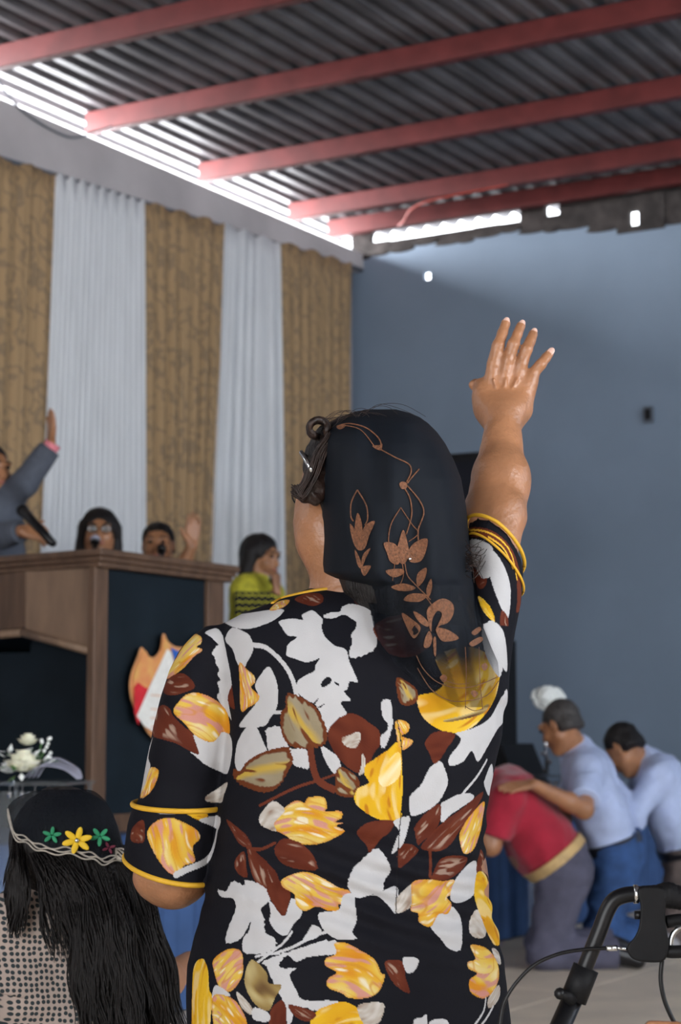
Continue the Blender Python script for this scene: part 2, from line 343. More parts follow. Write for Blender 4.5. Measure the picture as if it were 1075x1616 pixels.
def solid(prims, h, clip=(), wrinkle=None, smooth=1):
    """union of primitives -> (V, Q) quad mesh"""
    adds = [p for p in prims if not p.sub]
    lo = np.min([p.lo for p in adds], axis=0) - 4 * h; hi = np.max([p.hi for p in adds], axis=0) + 4 * h
    n = np.ceil((hi - lo) / h).astype(int) + 1
    ax = [(lo[i] + h * np.arange(n[i])).astype(np.float32) for i in range(3)]
    D = np.ones(n, dtype=np.float32)
    for p in prims:
        pad = p.k + 3 * h
        i0 = np.maximum(0, np.floor((p.lo - pad - lo) / h).astype(int)); i1 = np.minimum(n, np.ceil((p.hi + pad - lo) / h).astype(int) + 1)
        if (i1 <= i0).any(): continue
        sl = tuple(slice(a, b) for a, b in zip(i0, i1))
        X = ax[0][sl[0]][:, None, None]; Y = ax[1][sl[1]][None, :, None]; Z = ax[2][sl[2]][None, None, :]
        d = p.ev(X, Y, Z).astype(np.float32); e = D[sl]
        if p.sub:
            d = -d; hh = np.clip(0.5 - 0.5 * (e - d) / p.k, 0, 1); D[sl] = e * (1 - hh) + d * hh + p.k * hh * (1 - hh)
        else:
            hh = np.clip(0.5 + 0.5 * (e - d) / p.k, 0, 1); D[sl] = e * (1 - hh) + d * hh - p.k * hh * (1 - hh)
    if wrinkle or len(clip):
        X = ax[0][:, None, None]; Y = ax[1][None, :, None]; Z = ax[2][None, None, :]
        if wrinkle:
            msk = np.abs(D) < 0.03; ii = np.nonzero(msk)
            x, y, z = ax[0][ii[0]], ax[1][ii[1]], ax[2][ii[2]]; D[msk] += wrinkle(x, y, z).astype(np.float32)
        for q, nr in clip:
            D = np.maximum(D, (X - q[0]) * nr[0] + (Y - q[1]) * nr[1] + (Z - q[2]) * nr[2]).astype(np.float32)
    S = D < 0
    c8 = [S[i:n[0] - 1 + i, j:n[1] - 1 + j, k:n[2] - 1 + k] for i in (0, 1) for j in (0, 1) for k in (0, 1)]
    cnt = np.zeros(c8[0].shape, np.int8)
    for c in c8: cnt += c
    I, J, K = np.nonzero((cnt > 0) & (cnt < 8)); idx = -np.ones(cnt.shape, np.int32); idx[I, J, K] = np.arange(len(I))
    acc = np.zeros((len(I), 3)); num = np.zeros(len(I))
    for axis in range(3):
        o = [a for a in range(3) if a != axis]
        for u in (0, 1):
            for v in (0, 1):
                off = [0, 0, 0]; off[o[0]] = u; off[o[1]] = v
                a = D[I + off[0], J + off[1], K + off[2]]; off2 = list(off); off2[axis] = 1
                b = D[I + off2[0], J + off2[1], K + off2[2]]
                m = (a < 0) != (b < 0); t = np.where(m, a / np.where(m, a - b, 1), 0)
                P = np.zeros((len(I), 3)); P[:, o[0]] = u; P[:, o[1]] = v; P[:, axis] = t
                acc[m] += P[m]; num[m] += 1
    V = acc / num[:, None] + np.stack([I, J, K], 1); V = V * h + lo
    Qs = []
    for axis in range(3):
        o = [(axis + 1) % 3, (axis + 2) % 3]
        A = [slice(None)] * 3; B = [slice(None)] * 3; A[axis] = slice(0, -1); B[axis] = slice(1, None)
        m = S[tuple(A)] != S[tuple(B)]; e = list(np.nonzero(m)); ins = S[tuple(A)][tuple(e)]
        ok = (e[o[0]] > 0) & (e[o[1]] > 0) & (e[o[0]] < n[o[0]] - 1) & (e[o[1]] < n[o[1]] - 1)
        e = [x[ok] for x in e]; ins = ins[ok]
        def cell(du, dv):
            q = [x.copy() for x in e]; q[o[0]] += du; q[o[1]] += dv; return idx[q[0], q[1], q[2]]
        q = np.stack([cell(-1, -1), cell(0, -1), cell(0, 0), cell(-1, 0)], 1)
        q[~ins] = q[~ins][:, ::-1]; Qs.append(q)
    Q = np.concatenate(Qs); Q = Q[(Q >= 0).all(1)]
    for _ in range(smooth):
        A = np.zeros_like(V); c = np.zeros(len(V))
        for i in range(4):
            a, b = Q[:, i], Q[:, (i + 1) % 4]
            for d in range(3):
                A[:, d] += np.bincount(a, V[b, d], len(V)) + np.bincount(b, V[a, d], len(V))
            c += np.bincount(a, minlength=len(V)) + np.bincount(b, minlength=len(V))
        V = V * 0.4 + 0.6 * A / np.maximum(c, 1)[:, None]
    return V, Q
def sobj(name, prims, h, m, parent=None, **kw):
    V, Q = solid(prims, h, **kw); return link(name, mesh_np(name, V, Q), m, parent)
def lerp(a, b, t): return Vector(a) * (1 - t) + Vector(b) * t
# ================================================================ the hall
WT = 4.46          # wall top
def struct(o): o['kind'] = 'structure'; return o
struct(MB().rbox(-0.3, ROOM_A + 3, -0.3, ROOM_B + 0.3, -0.1, 0).build('floor', M['floor']))
fl = bpy.data.objects['floor']
# floor joints: shallow recessed tile grooves built as separate large tiles near the kneeling men
tile_me = None
for i in range(4):
    for j in range(6):
        a0, b0 = 1.8 + i * 0.9, 2.75 + j * 0.9
        o = MB().rbox(a0 + 0.003, a0 + 0.897, b0 + 0.003, b0 + 0.897, -0.02, 0.004).build('floor_tile', M['floor'], fl)
# curtain wall
wl_ = struct(MB().rbox(-0.2, ROOM_A, -0.2, 0, 0, WT - 0.09).build('wall_left', M['plaster']))
# projecting plaster beam above the curtains, its lower edge sagging away from the corner
zb0, zb1 = 4.33, 3.75
P = [R(0, 0.0, zb0), R(10, 0.0, zb1), R(10, 0, WT), R(0, 0, WT), R(0, 0.10, zb0), R(10, 0.10, zb1), R(10, 0.10, WT), R(0, 0.10, WT)]
struct(from_data('trim_1', P, [(0, 1, 2, 3), (7, 6, 5, 4), (0, 4, 5, 1), (3, 2, 6, 7), (1, 5, 6, 2), (0, 3, 7, 4)], M['plaster'], smooth=False))
# back wall: ragged top, small daylight holes left open in real geometry
def ragged_wall():
    rs = random.Random(3); mb = MB(); zt = 4.36
    holes = [(0.62, 4.235, 0.026, 0.028)]
    cols = []; b = 0.0
    edges = sorted(set([0.0, ROOM_B] + [h[0] - h[2] for h in holes] + [h[0] + h[2] for h in holes]))
    for e0, e1 in zip(edges[:-1], edges[1:]):
        hit = [h for h in holes if abs((e0 + e1) / 2 - h[0]) < h[2]]
        if hit:
            h = hit[0]; mb.rbox(-0.04, 0, e0, e1, 0, min(zt, h[1] - h[3]))
            if h[1] + h[3] < zt: mb.rbox(-0.04, 0, e0, e1, h[1] + h[3], zt)
        else: mb.rbox(-0.04, 0, e0, e1, 0, zt)
    return mb.build('wall_back', M['blue_wall']), holes
wb, holes = ragged_wall(); struct(wb)
# rough mortar course on top of the back wall with the open slot near the corner
rs = random.Random(11); b = 0.0
edge_z = lambda b: float(np.interp(b, [0, .15, 1.3, 1.7, 2.2, 6.2], [4.40, 4.465, 4.47, 4.43, 4.36, 4.33])) 
while b < 6.2:
    w = rs.uniform(0.10, 0.22)
    if abs(b + w / 2 - 2.19) < 0.14:      # block with the daylight hole
        for q in ((b, 2.155, 4.34, 4.695), (2.22, 2.40, 4.34, 4.695), (2.155, 2.22, 4.34, 4.385), (2.155, 2.22, 4.485, 4.695)): MB().rbox(-0.04, 0.012, *q).build('mortar_block', M['mortar'], wb)
        b = 2.40; continue
    op = (0.10 < b + w / 2 < 1.36) or (1.50 < b + w / 2 < 1.68)
    top = 4.535 + rs.uniform(-0.006, 0.008) if op else 4.695
    ez = edge_z(b + w / 2) + rs.uniform(-.02, .015)
    MB().rbox(-0.14 if op else -.06, (-0.003 if ez > 4.36 else 0.010) + rs.uniform(0, 0.002), b, b + w, 4.362 if ez > 4.36 else 4.34, top).build('mortar_block', M['mortar'], wb)
    if ez > 4.36: MB().rbox(-0.038, 0.0, b, b + w, 4.36, ez).build('painted_patch', M['blue_wall'], wb)
    mb = MB(); cc = R(0.002, b + w / 2, ez); mb.ball(cc, (w * 0.6, 0.012, rs.uniform(0.012, 0.03)), 12, Matrix.Rotation(math.radians(-30.6), 3, 'Z'))
    mb.build('mortar_smear', M['mortar'], wb, True); b += w
struct(MB().rbox(-0.14, 0, 6.2, ROOM_B, 4.36, 4.6).build('wall_back_top', M['mortar'], wb))
# right wall with a clerestory gap and windows, rear wall with wide doorway (behind the camera)
wr = MB(); wr.rbox(0, ROOM_A, ROOM_B, ROOM_B + 0.2, 0, 1.0).rbox(0, 7.0, ROOM_B, ROOM_B + 0.2, 1.0, 3.7).rbox(12.0, ROOM_A, ROOM_B, ROOM_B + 0.2, 1.0, 3.7).rbox(7, 12, ROOM_B, ROOM_B + .2, 3.3, 3.7).rbox(0, ROOM_A, ROOM_B, ROOM_B + .2, 3.7, 3.95).rbox(6, ROOM_A, ROOM_B, ROOM_B + .2, 3.95, 4.5)
struct(wr.build('wall_right', M['plaster']))
wq = MB(); wq.rbox(ROOM_A, ROOM_A + 0.2, -0.2, 3.4, 0, 4.5).rbox(ROOM_A, ROOM_A + 0.2, 8.6, ROOM_B, 0, 4.5).rbox(ROOM_A, ROOM_A + 0.2, 3.4, 8.6, 3.6, 4.5)
struct(wq.build('wall_rear', M['plaster']))
# corrugated roof: every sheet a part, ribs run along the curtain wall
ceil = empty('ceiling', (0, 0, 0)); ceil['kind'] = 'structure'
PER = 0.14; NP = 6
def sheet(b0, z0, a0=-0.45, a1=ROOM_A + 0.5):
    prof = []
    for i in range(NP):
        for u, z in ((0.0, 0.0), (0.035, 0.0), (0.055, 0.032), (0.105, 0.032), (0.125, 0.0)):
            prof.append((b0 + i * PER + u, z0 + z))
    prof.append((b0 + NP * PER + 0.03, z0))
    V = []; n = len(prof); st = [a0, 3.0, 6.0, a1]
    for a in st:
        for bb, z in prof: V.append(R(a, bb, z))
    for a in st:
        for bb, z in prof: V.append(R(a, bb, z + 0.003))
    Fc = []; N1 = n * len(st)
    for k in range(len(st) - 1):
        for i in range(n - 1):
            q = (k * n + i, k * n + i + 1, (k + 1) * n + i + 1, (k + 1) * n + i); Fc.append(q); Fc.append(tuple(N1 + x for x in reversed(q)))
    return from_data('roof_sheet', V, Fc, M['roof'], ceil, False)
for i in range(15): sheet(-0.385 + i * NP * PER, 4.70 + (0.003 if i % 2 else 0))
# red steel purlins
for k, a in enumerate((0.11, 0.64, 1.74, 2.92, 4.05, 5.15, 6.25, 7.35, 8.45, 9.6, 10.8, 12.0, 13.2, 14.5)):
    mb = MB(); mb.rbox(a - 0.003, a + 0.003, -0.10, ROOM_B + 0.1, 4.575, 4.70).rbox(a - 0.003, a + 0.055, -0.10, ROOM_B + 0.1, 4.575, 4.581)
    mb.rbox(a - 0.003, a + 0.055, -0.10, ROOM_B + 0.1, 4.694, 4.70).rbox(a + 0.049, a + 0.055, -0.10, ROOM_B + 0.1, 4.575, 4.70)
    o = mb.build('roof_beam', M['beam']); o['kind'] = 'structure'
# thin loose cables near the eaves
def cable(pts, r, name, m, label, cat='cable'):
    o = MB().tube(spline(pts, 8), r, 6).build(name, m, None, True); return tag(o, label, cat)
cable([R(0.14 + .06, 0.5, 4.57), R(0.5, 0.7, 4.50), R(0.78, 1.0, 4.52), R(0.72, 1.6, 4.57)], 0.006, 'roof_cable', M['red_wire'], 'thin red cable sagging between the two roof beams nearest the blue wall')
cable([R(4.06, 0.115, 4.58), R(3.8, 0.112, 4.44), R(3.4, 0.112, 4.40), R(3.15, 0.112, 4.50), R(2.99, 0.11, 4.575)], 0.006, 'roof_cable', M['socket'], 'thin grey cable hanging in a loop over the white plaster band top left')
# socket on the blue wall
p = W(1031, 655, 12.35); mb = MB().rbox(0.0, 0.03, 2.235, 2.30, p.z - 0.055, p.z + 0.055); so = mb.build('wall_socket', M['socket'], None, bevel=0.004)
tag(so, 'small dark rectangular socket box on the blue wall right of the raised hand', 'socket')
MB().rbox(0.03, 0.034, 2.248, 2.287, p.z - 0.035, p.z + 0.035).build('socket_face', M['black'], so)
# curtains
def curtain(pxs, ztop_f, m, name, label, nf, amp, seed):
    rs = random.Random(seed); (t0, t1), (b0, b1) = pxs
    def a_of(px):   # a where the curtain plane b=0.12 is seen at px
        k = (px - IW / 2) / F * 1.003
        return ((CX + C30 * .12) - k * (CY - S30 * .12)) / (S30 - k * C30)
    A0, A1, B0, B1 = a_of(t0), a_of(t1), a_of(b0), a_of(b1)
    nu, nv = nf * 12, 24; ph = [rs.uniform(0, 6.28) for _ in range(6)]; V = []; 
    for j in range(nv + 1):
        v = j / nv
        for i in range(nu + 1):
            u = i / nu; a = (A0 + (A1 - A0) * u) * (1 - v) + (B0 + (B1 - B0) * u) * v
            g = u + 0.012 * math.sin(9 * u + ph[0]) ; q = math.sin(g * nf * 6.283 + ph[1]) + 0.5 * math.sin(g * nf * 2.3 * 6.283 + ph[2] + v)
            dd = 0.145 + amp * q * (0.35 + 0.65 * min(1, v * 4)) + 0.01 * math.sin(3 * v + ph[3] + 5 * u)
            zt = ztop_f(a) + 0.015 * math.sin(u * nf * 6.283 * 0.5 + ph[4]); V.append(R(a, dd, zt * (1 - v) + 0.665 * v))
    Fc = [(j * (nu + 1) + i, j * (nu + 1) + i + 1, (j + 1) * (nu + 1) + i + 1, (j + 1) * (nu + 1) + i) for j in range(nv) for i in range(nu)]
    o = from_data(name, V, Fc, m); s = o.modifiers.new('thick', 'SOLIDIFY'); s.thickness = 0.004
    return tag(o, label, 'curtain', 'curtains along the stage wall')
zt = lambda a: 4.345 - 0.058 * a
curtain(((-190, 72), (-230, 52)), zt, M['damask'], 'patterned_curtain', 'brown patterned curtain at the far left behind the man in grey suit', 9, 0.016, 1)
curtain(((70, 217), (48, 226)), zt, M['white_curtain'], 'sheer_curtain', 'wider white sheer curtain behind the singer with glasses', 17, 0.004, 2)
curtain(((214, 343), (220, 318)), zt, M['damask'], 'patterned_curtain', 'brown patterned curtain between the two white sheer curtains', 7, 0.018, 3)
curtain(((341, 436), (314, 446)), zt, M['white_curtain'], 'sheer_curtain', 'narrower white sheer curtain nearer the room corner', 6, 0.010, 4)
curtain(((433, 553), (440, 549)), zt, M['damask'], 'patterned_curtain', 'brown patterned curtain next to the blue wall corner', 7, 0.014, 5)
mb = MB().tube([R(0.05, 0.12, 4.33), R(6.6, 0.12, zt(6.6) + .02)], 0.012, 8); rod = mb.build('curtain_rod', M['socket'], None, True); tag(rod, 'thin grey rod the curtains hang from under the plaster band', 'rod')
# stage with blue skirt
ZS = 0.65
struct(MB().rbox(0.0, 9.5, 0.0, 2.58, 0, ZS).build('floor_stage', M['stage_top']))
V = []; nu = 560; rs = random.Random(4)
for z in (0.01, 0.2, 0.45, ZS + 0.012):
    for i in range(nu + 1):
        a = 9.5 * i / nu; V.append(R(a, 2.605 + (0.016 * math.sin(a * 30 + math.sin(a * 7)) + .008 * math.sin(a * 71)) * (1.2 - z), z))
for i in range(nu + 1): V.append(R(9.5 * i / nu, 2.50, ZS + 0.012))
Fc = [(j * (nu + 1) + i, j * (nu + 1) + i + 1, (j + 1) * (nu + 1) + i + 1, (j + 1) * (nu + 1) + i) for j in range(4) for i in range(nu)]
tag(from_data('stage_skirt', V, Fc, M['blue_cloth']), 'blue cloth skirt hanging down the front of the stage', 'cloth')
# loudspeaker stack near the corner, seen left of the raised arm, and monitor wedge
def loudspeaker(a0, a1, b0, b1, z0, z1, label, group=None):
    e = empty('loudspeaker', R((a0 + a1) / 2, (b0 + b1) / 2, z0), label, 'loudspeaker', group)
    MB().rbox(a0, a1, b0, b1, z0, z1).build('cabinet', M['black'], e, bevel=0.012)
    MB().rbox(a1, a1 + 0.008, b0 + .03, b1 - .03, z0 + .05, z1 - .05).build('grille', M['dark_cloth'], e)
    c = R(a1 + .008, (b0 + b1) / 2, z0 + (z1 - z0) * 0.35)
    mb = MB(); ax = (R(1, 0) - R(0, 0)).normalized(); mb.tube([c, c + ax * 0.012], (b1 - b0) * 0.34, 24); mb.build('driver', M['black_paint'], e)
    return e
loudspeaker(1.84, 2.16, 1.82, 2.16, ZS, 1.55, 'large black loudspeaker standing on the stage under the upper one, mostly behind the dress')
loudspeaker(1.85, 2.15, 1.83, 2.15, 1.55, 2.60, 'tall black loudspeaker stacked on another, its top corner left of the raised forearm')
we = empty('stage_monitor', R(2.4, 2.4, ZS), 'black wedge-shaped monitor box on the stage edge behind the man in red', 'loudspeaker')
P = [R(2.2, 2.25), R(2.6, 2.25), R(2.6, 2.56), R(2.2, 2.56)]; T = [R(2.2, 2.25), R(2.6, 2.25), R(2.6, 2.42), R(2.2, 2.42)]
V = [(q.x, q.y, ZS + .002) for q in P] + [(q.x, q.y, ZS + 0.32) for q in T]
o = from_data('cabinet', V, [(3, 2, 1, 0), (4, 5, 6, 7), (0, 1, 5, 4), (1, 2, 6, 5), (2, 3, 7, 6), (3, 0, 4, 7)], M['black'], we, False)
# ================================================================ the woman in the printed dress
TC = 3.12
WPOS = W(570, 1400, TC); WPOS.z = 0
woman = empty('person', WPOS, 'standing woman in floral dress and embroidered black veil, seen from behind, right hand raised', 'person')
def rows(tab, c=TC):
    out = []
    for r in tab:
        py, xl, xr, dd = r[:4]; cy = r[4] if len(r) > 4 else c
        a, b = W(xl, py, cy), W(xr, py, cy); out.append((a.z, (a.x + b.x) / 2, (b.x - a.x) / 2, cy, dd))
    return out
torso = Loft(rows([(918, 545, 640, .050), (926, 500, 672, .062), (938, 466, 700, .076), (952, 430, 725, .090), (968, 385, 742, .102), (985, 355, 755, .112), (1010, 345, 768, .125), (1050, 345, 783, .140),
    (1100, 350, 793, .148), (1160, 356, 790, .152), (1220, 350, 778, .152), (1270, 344, 768, .150), (1320, 338, 764, .148), (1370, 331, 765, .150), (1420, 325, 772, .156),
    (1470, 312, 785, .165), (1520, 299, 795, .172), (1570, 296, 800, .176), (1620, 298, 804, .178), (1700, 300, 804, .172), (1800, 306, 800, .160), (1950, 312, 796, .145), (2060, 316, 794, .14)]), p=2.35)
hemn = (W(338, 1390, 3.07) - W(200, 1353, 3.10))
LS = [(990, 326, 362, .045, 3.13), (1003, 304, 372, .058, 3.13), (1025, 284, 380, .066, 3.13), (1060, 266, 384, .072, 3.13), (1100, 252, 380, .073, 3.13), (1150, 240, 374, .070, 3.13), (1200, 231, 368, .068, 3.13), (1240, 222, 360, .067, 3.14),
      (1265, 215, 356, .068, 3.14), (1300, 205, 351, .069, 3.14), (1345, 199, 345, .069, 3.14), (1400, 203, 341, .068, 3.14), (1430, 206, 339, .068, 3.14)]
lsl = Loft(rows(LS), p=2.0, k=0.012)
RS = [(770, 737, 812, .05, 3.14), (800, 737, 818, .056, 3.14), (830, 737, 823, .060, 3.13), (870, 737, 826, .062, 3.13), (910, 733, 827, .066, 3.13), (950, 725, 823, .07, 3.12), (1000, 700, 812, .085, 3.12), (1050, 690, 803, .10, 3.12), (1100, 690, 794, .11, 3.12)]
rsl = Loft(rows(RS), p=2.0, k=0.03)
def plane3(a, b, c, up):
    n = (Vector(b) - Vector(a)).cross(Vector(c) - Vector(a)).normalized()
    if n.dot(Vector(up)) < 0: n = -n
    return (np.array(a), np.array(n))
# sleeve hems as tilted planes through three points of their rims
hemL = plane3(W(201, 1353, 3.14), W(342, 1384, 3.14), W(262, 1391, 3.07), (0, 0, -1))
cufL = plane3(W(215, 1268, 3.14), W(356, 1272, 3.14), W(285, 1280, 3.07), (0, 0, 1))
hemR = plane3(W(737, 818, 3.12), W(827, 893, 3.13), W(796, 833, 3.07), (0, 0, 1))
cufR = plane3(W(739, 843, 3.11), W(824, 930, 3.12), W(790, 868, 3.065), (0, 0, 1))

def wr_dress(x, y, z):
    f = np.exp(-((z - 0.80) / 0.10) ** 2) * np.clip(1.2 - np.abs(x - 0.10) * 3.2, 0, 1)
    a = 0.0065 * f * np.sin((z + 0.18 * x + 0.02 * np.sin(9 * x)) * 150)
    b = 0.0030 * vnoise(x + .3, y, z * 0.6, 9.0) + 0.0016 * vnoise(x, y, z, 24.0)
    g = np.exp(-((x + 0.225) / 0.03) ** 2) * np.exp(-((z - 1.10) / 0.10) ** 2); c = 0.004 * g * np.sin((x * 0.9 + z * .5) * 120)
    return a + b + c
lsl.clip = [hemL]; rsl.clip = [hemR]
DP = [torso, lsl, rsl]
V, Q = solid(DP, 0.0058, wrinkle=wr_dress, smooth=2)
me = mesh_np('dress', V, Q); dress = link('dress', me, M['print'], woman)
sm = dress.modifiers.new('s', 'SUBSURF'); sm.levels = 2; sm.render_levels = 2
dg = bpy.context.evaluated_depsgraph_get(); ev = bpy.data.meshes.new_from_object(dress.evaluated_get(dg)); dress.modifiers.clear(); 
dress.data = ev; ev.name = 'dress'; ev.polygons.foreach_set('use_smooth', [True] * len(ev.polygons))
if not ev.materials: ev.materials.append(M['print'])

# ---- print: motifs laid out on the cloth (arc length round the body, height)
def surf(ch, s, z):
    c, w, cy, dd = ch.at(z); s = np.clip(s, -.9995, .9995); return cy - dd * (1 - np.abs(s) ** ch.p) ** (1 / ch.p)
def to_uz(ch, P):
    P = np.array(P, float); y = np.full(len(P), 3.0)
    for _ in range(4):
        k = [(W(a, b, d)) for (a, b), d in zip(P, y)]; x = np.array([q.x for q in k]); z = np.array([q.z for q in k])
        c, w, cy, dd = ch.at(z); s = (x - c) / w; y = surf(ch, s, z)
    over = np.where(np.abs(s) > 1, (np.abs(s) - 1) * np.sign(s) * w * 2, 0)
    return np.stack([np.arcsin(np.clip(s, -1, 1)) * w + over, z], 1)
CH = {'T': torso, 'L': lsl, 'R': torso}
ORG = {'a': (340, 900, 3.84), 'b': (500, 820, 2.986), 'c': (560, 1200, 3.839), 'd': (300, 1240, 2.986), 's': (200, 950, 4.886), 'u': (180, 900, 3.05), 'x': (600, 940, 4.886), 'p': (0, 0, 1)}
MO = []
def mo(kind, ch, org, pts, wid=0, jag=0.0):
    ox, oy, sc = ORG[org]; P = [(ox + a / sc, oy + b / sc) for a, b in pts]; MO.append((kind, ch, P, wid / sc, jag))
mo('w','T','a',[(0,295),(60,275),(180,262),(330,240),(415,240),(360,300),(250,345),(180,355),(110,345),(60,320)])
mo('w','T','a',[(100,350),(180,375),(215,410),(230,480),(190,560),(170,600),(130,560),(105,480),(60,420)])
mo('w','T','a',[(385,315),(410,300),(470,292),(530,300),(525,270),(585,243),(625,270),(650,300),(645,340),(660,395),(720,455),(790,480),(815,560),(862,675),(815,672),(800,720),(780,735),(820,790),(760,800),(795,870),(740,900),(690,985),(650,930),(640,870),(600,810),(560,790),(500,740),(495,680),(540,640),(600,610),(605,580),(630,535),(590,550),(540,555),(480,535),(432,515),(440,450),(495,405),(440,395),(405,350)])
mo('k','T','a',[(640,690),(655,665),(680,645),(705,660),(690,690),(650,710)])
mo('k','T','a',[(590,810),(625,775),(612,800),(600,815)])
mo('k','T','a',[(620,830),(662,808),(650,822),(635,832)])
mo('k','T','a',[(720,675),(745,685),(750,700),(730,690)])
mo('W','T','a',[(225,452),(300,465),(370,520),(430,590),(470,670),(495,770)],30)
mo('w','T','a',[(320,583),(360,640),(380,730),(372,830),(330,900),(290,945),(150,950),(170,900),(210,850),(235,820),(260,760),(240,700),(270,640)])
mo('w','T','a',[(200,945),(250,955),(290,1040),(310,1100),(240,1130),(180,1180),(140,1220),(118,1170),(120,1110),(135,1040),(165,980)])
mo('w','T','a',[(310,960),(395,950),(430,1040),(460,1080),(550,1085),(570,1195),(520,1195),(470,1175),(440,1100),(330,1100),(310,1010)],0,.1)
mo('W','T','a',[(350,860),(405,860)],24)
mo('w','T','a',[(655,275),(700,255),(755,250),(770,220),(820,203),(870,210),(900,215),(895,185),(915,170),(940,250),(965,330),(975,460),(900,515),(820,530),(815,480),(830,440),(825,390),(850,350),(855,315),(820,290),(780,268),(720,290),(670,290)],0,.1)
mo('w','T','a',[(1010,790),(1060,790),(1075,900),(1070,960),(1030,1070),(1000,1060),(1000,1010),(1040,970),(1045,930),(1015,890),(1005,830)],0,.1)
mo('w','T','a',[(640,1065),(690,1090),(740,1130),(760,1190),(735,1240),(700,1210),(660,1140)])
mo('S','T','a',[(575,1075),(590,1180),(625,1275),(720,1330)],38)
mo('S','T','a',[(640,1270),(480,1320),(270,1425)],18)
mo('S','T','a',[(625,1275),(730,1235)],14)
mo('o','T','a',[(445,745),(520,770),(600,820),(640,880),(678,980),(665,1050),(600,1078),(510,1080),(450,1060),(410,1010),(395,940),(398,860),(425,830),(425,780)],0,.1)
mo('o','T','a',[(440,1070),(460,1110),(470,1160),(440,1220),(400,1290),(350,1335),(280,1345),(200,1320),(140,1290),(105,1240),(110,1200),(150,1215),(190,1160),(270,1110),(360,1080)],0,.1)
mo('B','T','a',[(800,870),(870,880),(940,930),(990,970),(1000,1050),(960,1110),(930,1180),(880,1230),(810,1200),(740,1130),(700,1060),(680,1000),(710,930)])
mo('g','T','a',[(765,1020),(820,995),(870,978),(880,1020),(850,1075),(790,1065)])
mo('g','T','a',[(890,1110),(910,1150),(905,1220),(870,1240),(885,1180)])
mo('o','T','a',[(735,1210),(780,1195),(870,1270),(850,1370),(740,1360),(725,1290)])
mo('G','T','b',[(395,1070),(330,1090),(270,1130),(230,1160),(225,1200),(245,1240),(190,1270),(180,1330),(230,1380),(300,1415),(360,1420),(400,1410)])
mo('f','T','b',[(370,1100),(330,1150),(290,1220),(320,1260),(390,1210),(395,1110)])
mo('t','T','d',[(395,180),(440,110),(500,70),(540,80),(560,55),(630,55),(645,100),(640,120),(710,120),(715,150),(685,170),(720,175),(690,190),(728,215),(650,260),(580,278),(500,270),(450,235),(405,210)])
mo('g','T','d',[(335,130),(390,72),(445,110),(420,150),(395,180),(405,215),(340,190),(325,160)],0,.1)
mo('b','T','d',[(400,290),(440,250),(520,270),(580,330),(598,395),(520,395),(440,370),(405,330)],0,.05)
mo('B','T','d',[(790,210),(850,170),(960,165),(940,220),(900,250),(850,315),(830,280),(795,240)])
mo('b','T','d',[(170,160),(215,190),(270,240),(290,290),(240,280),(200,220)])
mo('b','T','d',[(270,290),(330,330),(400,400),(425,450),(470,500),(465,560),(440,615),(400,570),(360,490),(300,440)])
mo('b','T','d',[(255,310),(265,380),(270,430),(240,425),(212,390),(215,345)])
mo('S','T','d',[(270,290),(330,300),(400,270)],14)
mo('w','T','d',[(130,490),(170,495),(200,450),(255,470),(260,445),(320,460),(370,500),(375,540),(335,580),(350,630),(355,690),(400,720),(400,770),(350,790),(255,785),(250,720),(275,690),(285,640),(240,720),(170,740),(180,670),(215,580),(200,530),(150,525)],0,.1)
mo('w','T','d',[(375,540),(440,613),(465,565),(480,530),(520,560),(525,610),(490,650),(455,705),(410,690),(375,640),(380,600)])
mo('B','T','d',[(360,480),(420,450),(470,500),(465,560),(440,615),(400,570)])
mo('t','T','d',[(435,440),(520,408),(580,415),(650,450),(700,480),(755,500),(760,550),(700,560),(705,590),(650,590),(600,570),(540,590),(500,560),(490,510),(440,480)])
mo('w','T','d',[(880,295),(925,340),(945,400),(915,450),(905,500),(850,515),(790,530),(750,490),(745,450),(770,390),(830,330)],0,.1)
mo('w','T','d',[(610,600),(700,585),(720,520),(770,510),(780,570),(785,640),(765,690),(785,720),(700,725),(640,690),(610,640)])
mo('w','T','d',[(785,530),(870,512),(975,475),(972,600),(930,560),(880,520),(820,520)])
mo('W','T','d',[(400,790),(480,762),(580,710),(640,690)],13)
mo('W','T','d',[(480,690),(440,740),(400,772),(320,830)],11)
mo('W','T','d',[(310,805),(350,795),(420,790)],10)
mo('w','T','d',[(530,730),(555,690),(580,655),(620,680),(600,715),(560,730)])
mo('w','T','d',[(340,830),(440,790),(550,755),(640,730),(720,745),(700,790),(620,800),(550,810),(500,830),(460,800),(420,840),(440,860),(500,860),(470,890),(500,960),(540,1010),(700,1015),(640,1060),(590,1060),(500,1040),(480,1110),(460,1123),(430,1000),(380,900),(360,850)],0,.1)
mo('t','T','d',[(640,815),(690,790),(680,745),(730,740),(800,775),(870,820),(900,880),(918,895),(890,970),(830,1000),(750,1000),(720,980),(650,950),(650,910),(690,880),(640,850)])
mo('t','T','d',[(110,820),(180,770),(240,780),(250,850),(240,910),(190,970),(140,950),(115,880)])
mo('v','T','d',[(255,910),(290,820),(360,880),(370,930),(430,940),(400,1000),(370,1060),(320,1040),(280,990)])
mo('G','T','d',[(20,850),(60,815),(85,870),(90,960),(105,1000),(95,1123),(95,1300),(15,1300),(10,990)])
mo('w','T','d',[(120,940),(190,985),(150,1000),(105,1010)])
mo('t','T','d',[(105,1000),(150,985),(220,1020),(270,1123),(230,1180),(140,1180),(110,1123)])
mo('g','T','d',[(220,970),(290,1040),(290,1080),(240,1040)])
mo('G','T','d',[(565,1110),(600,1060),(640,1040),(720,1018),(790,1050),(820,1123),(790,1200),(600,1200)])
mo('g','T','d',[(790,1040),(860,1020),(915,1030),(905,1090),(880,1123),(820,1123)],0,.1)
mo('B','T','d',[(380,1060),(430,1010),(455,1060),(440,1160),(375,1150)])
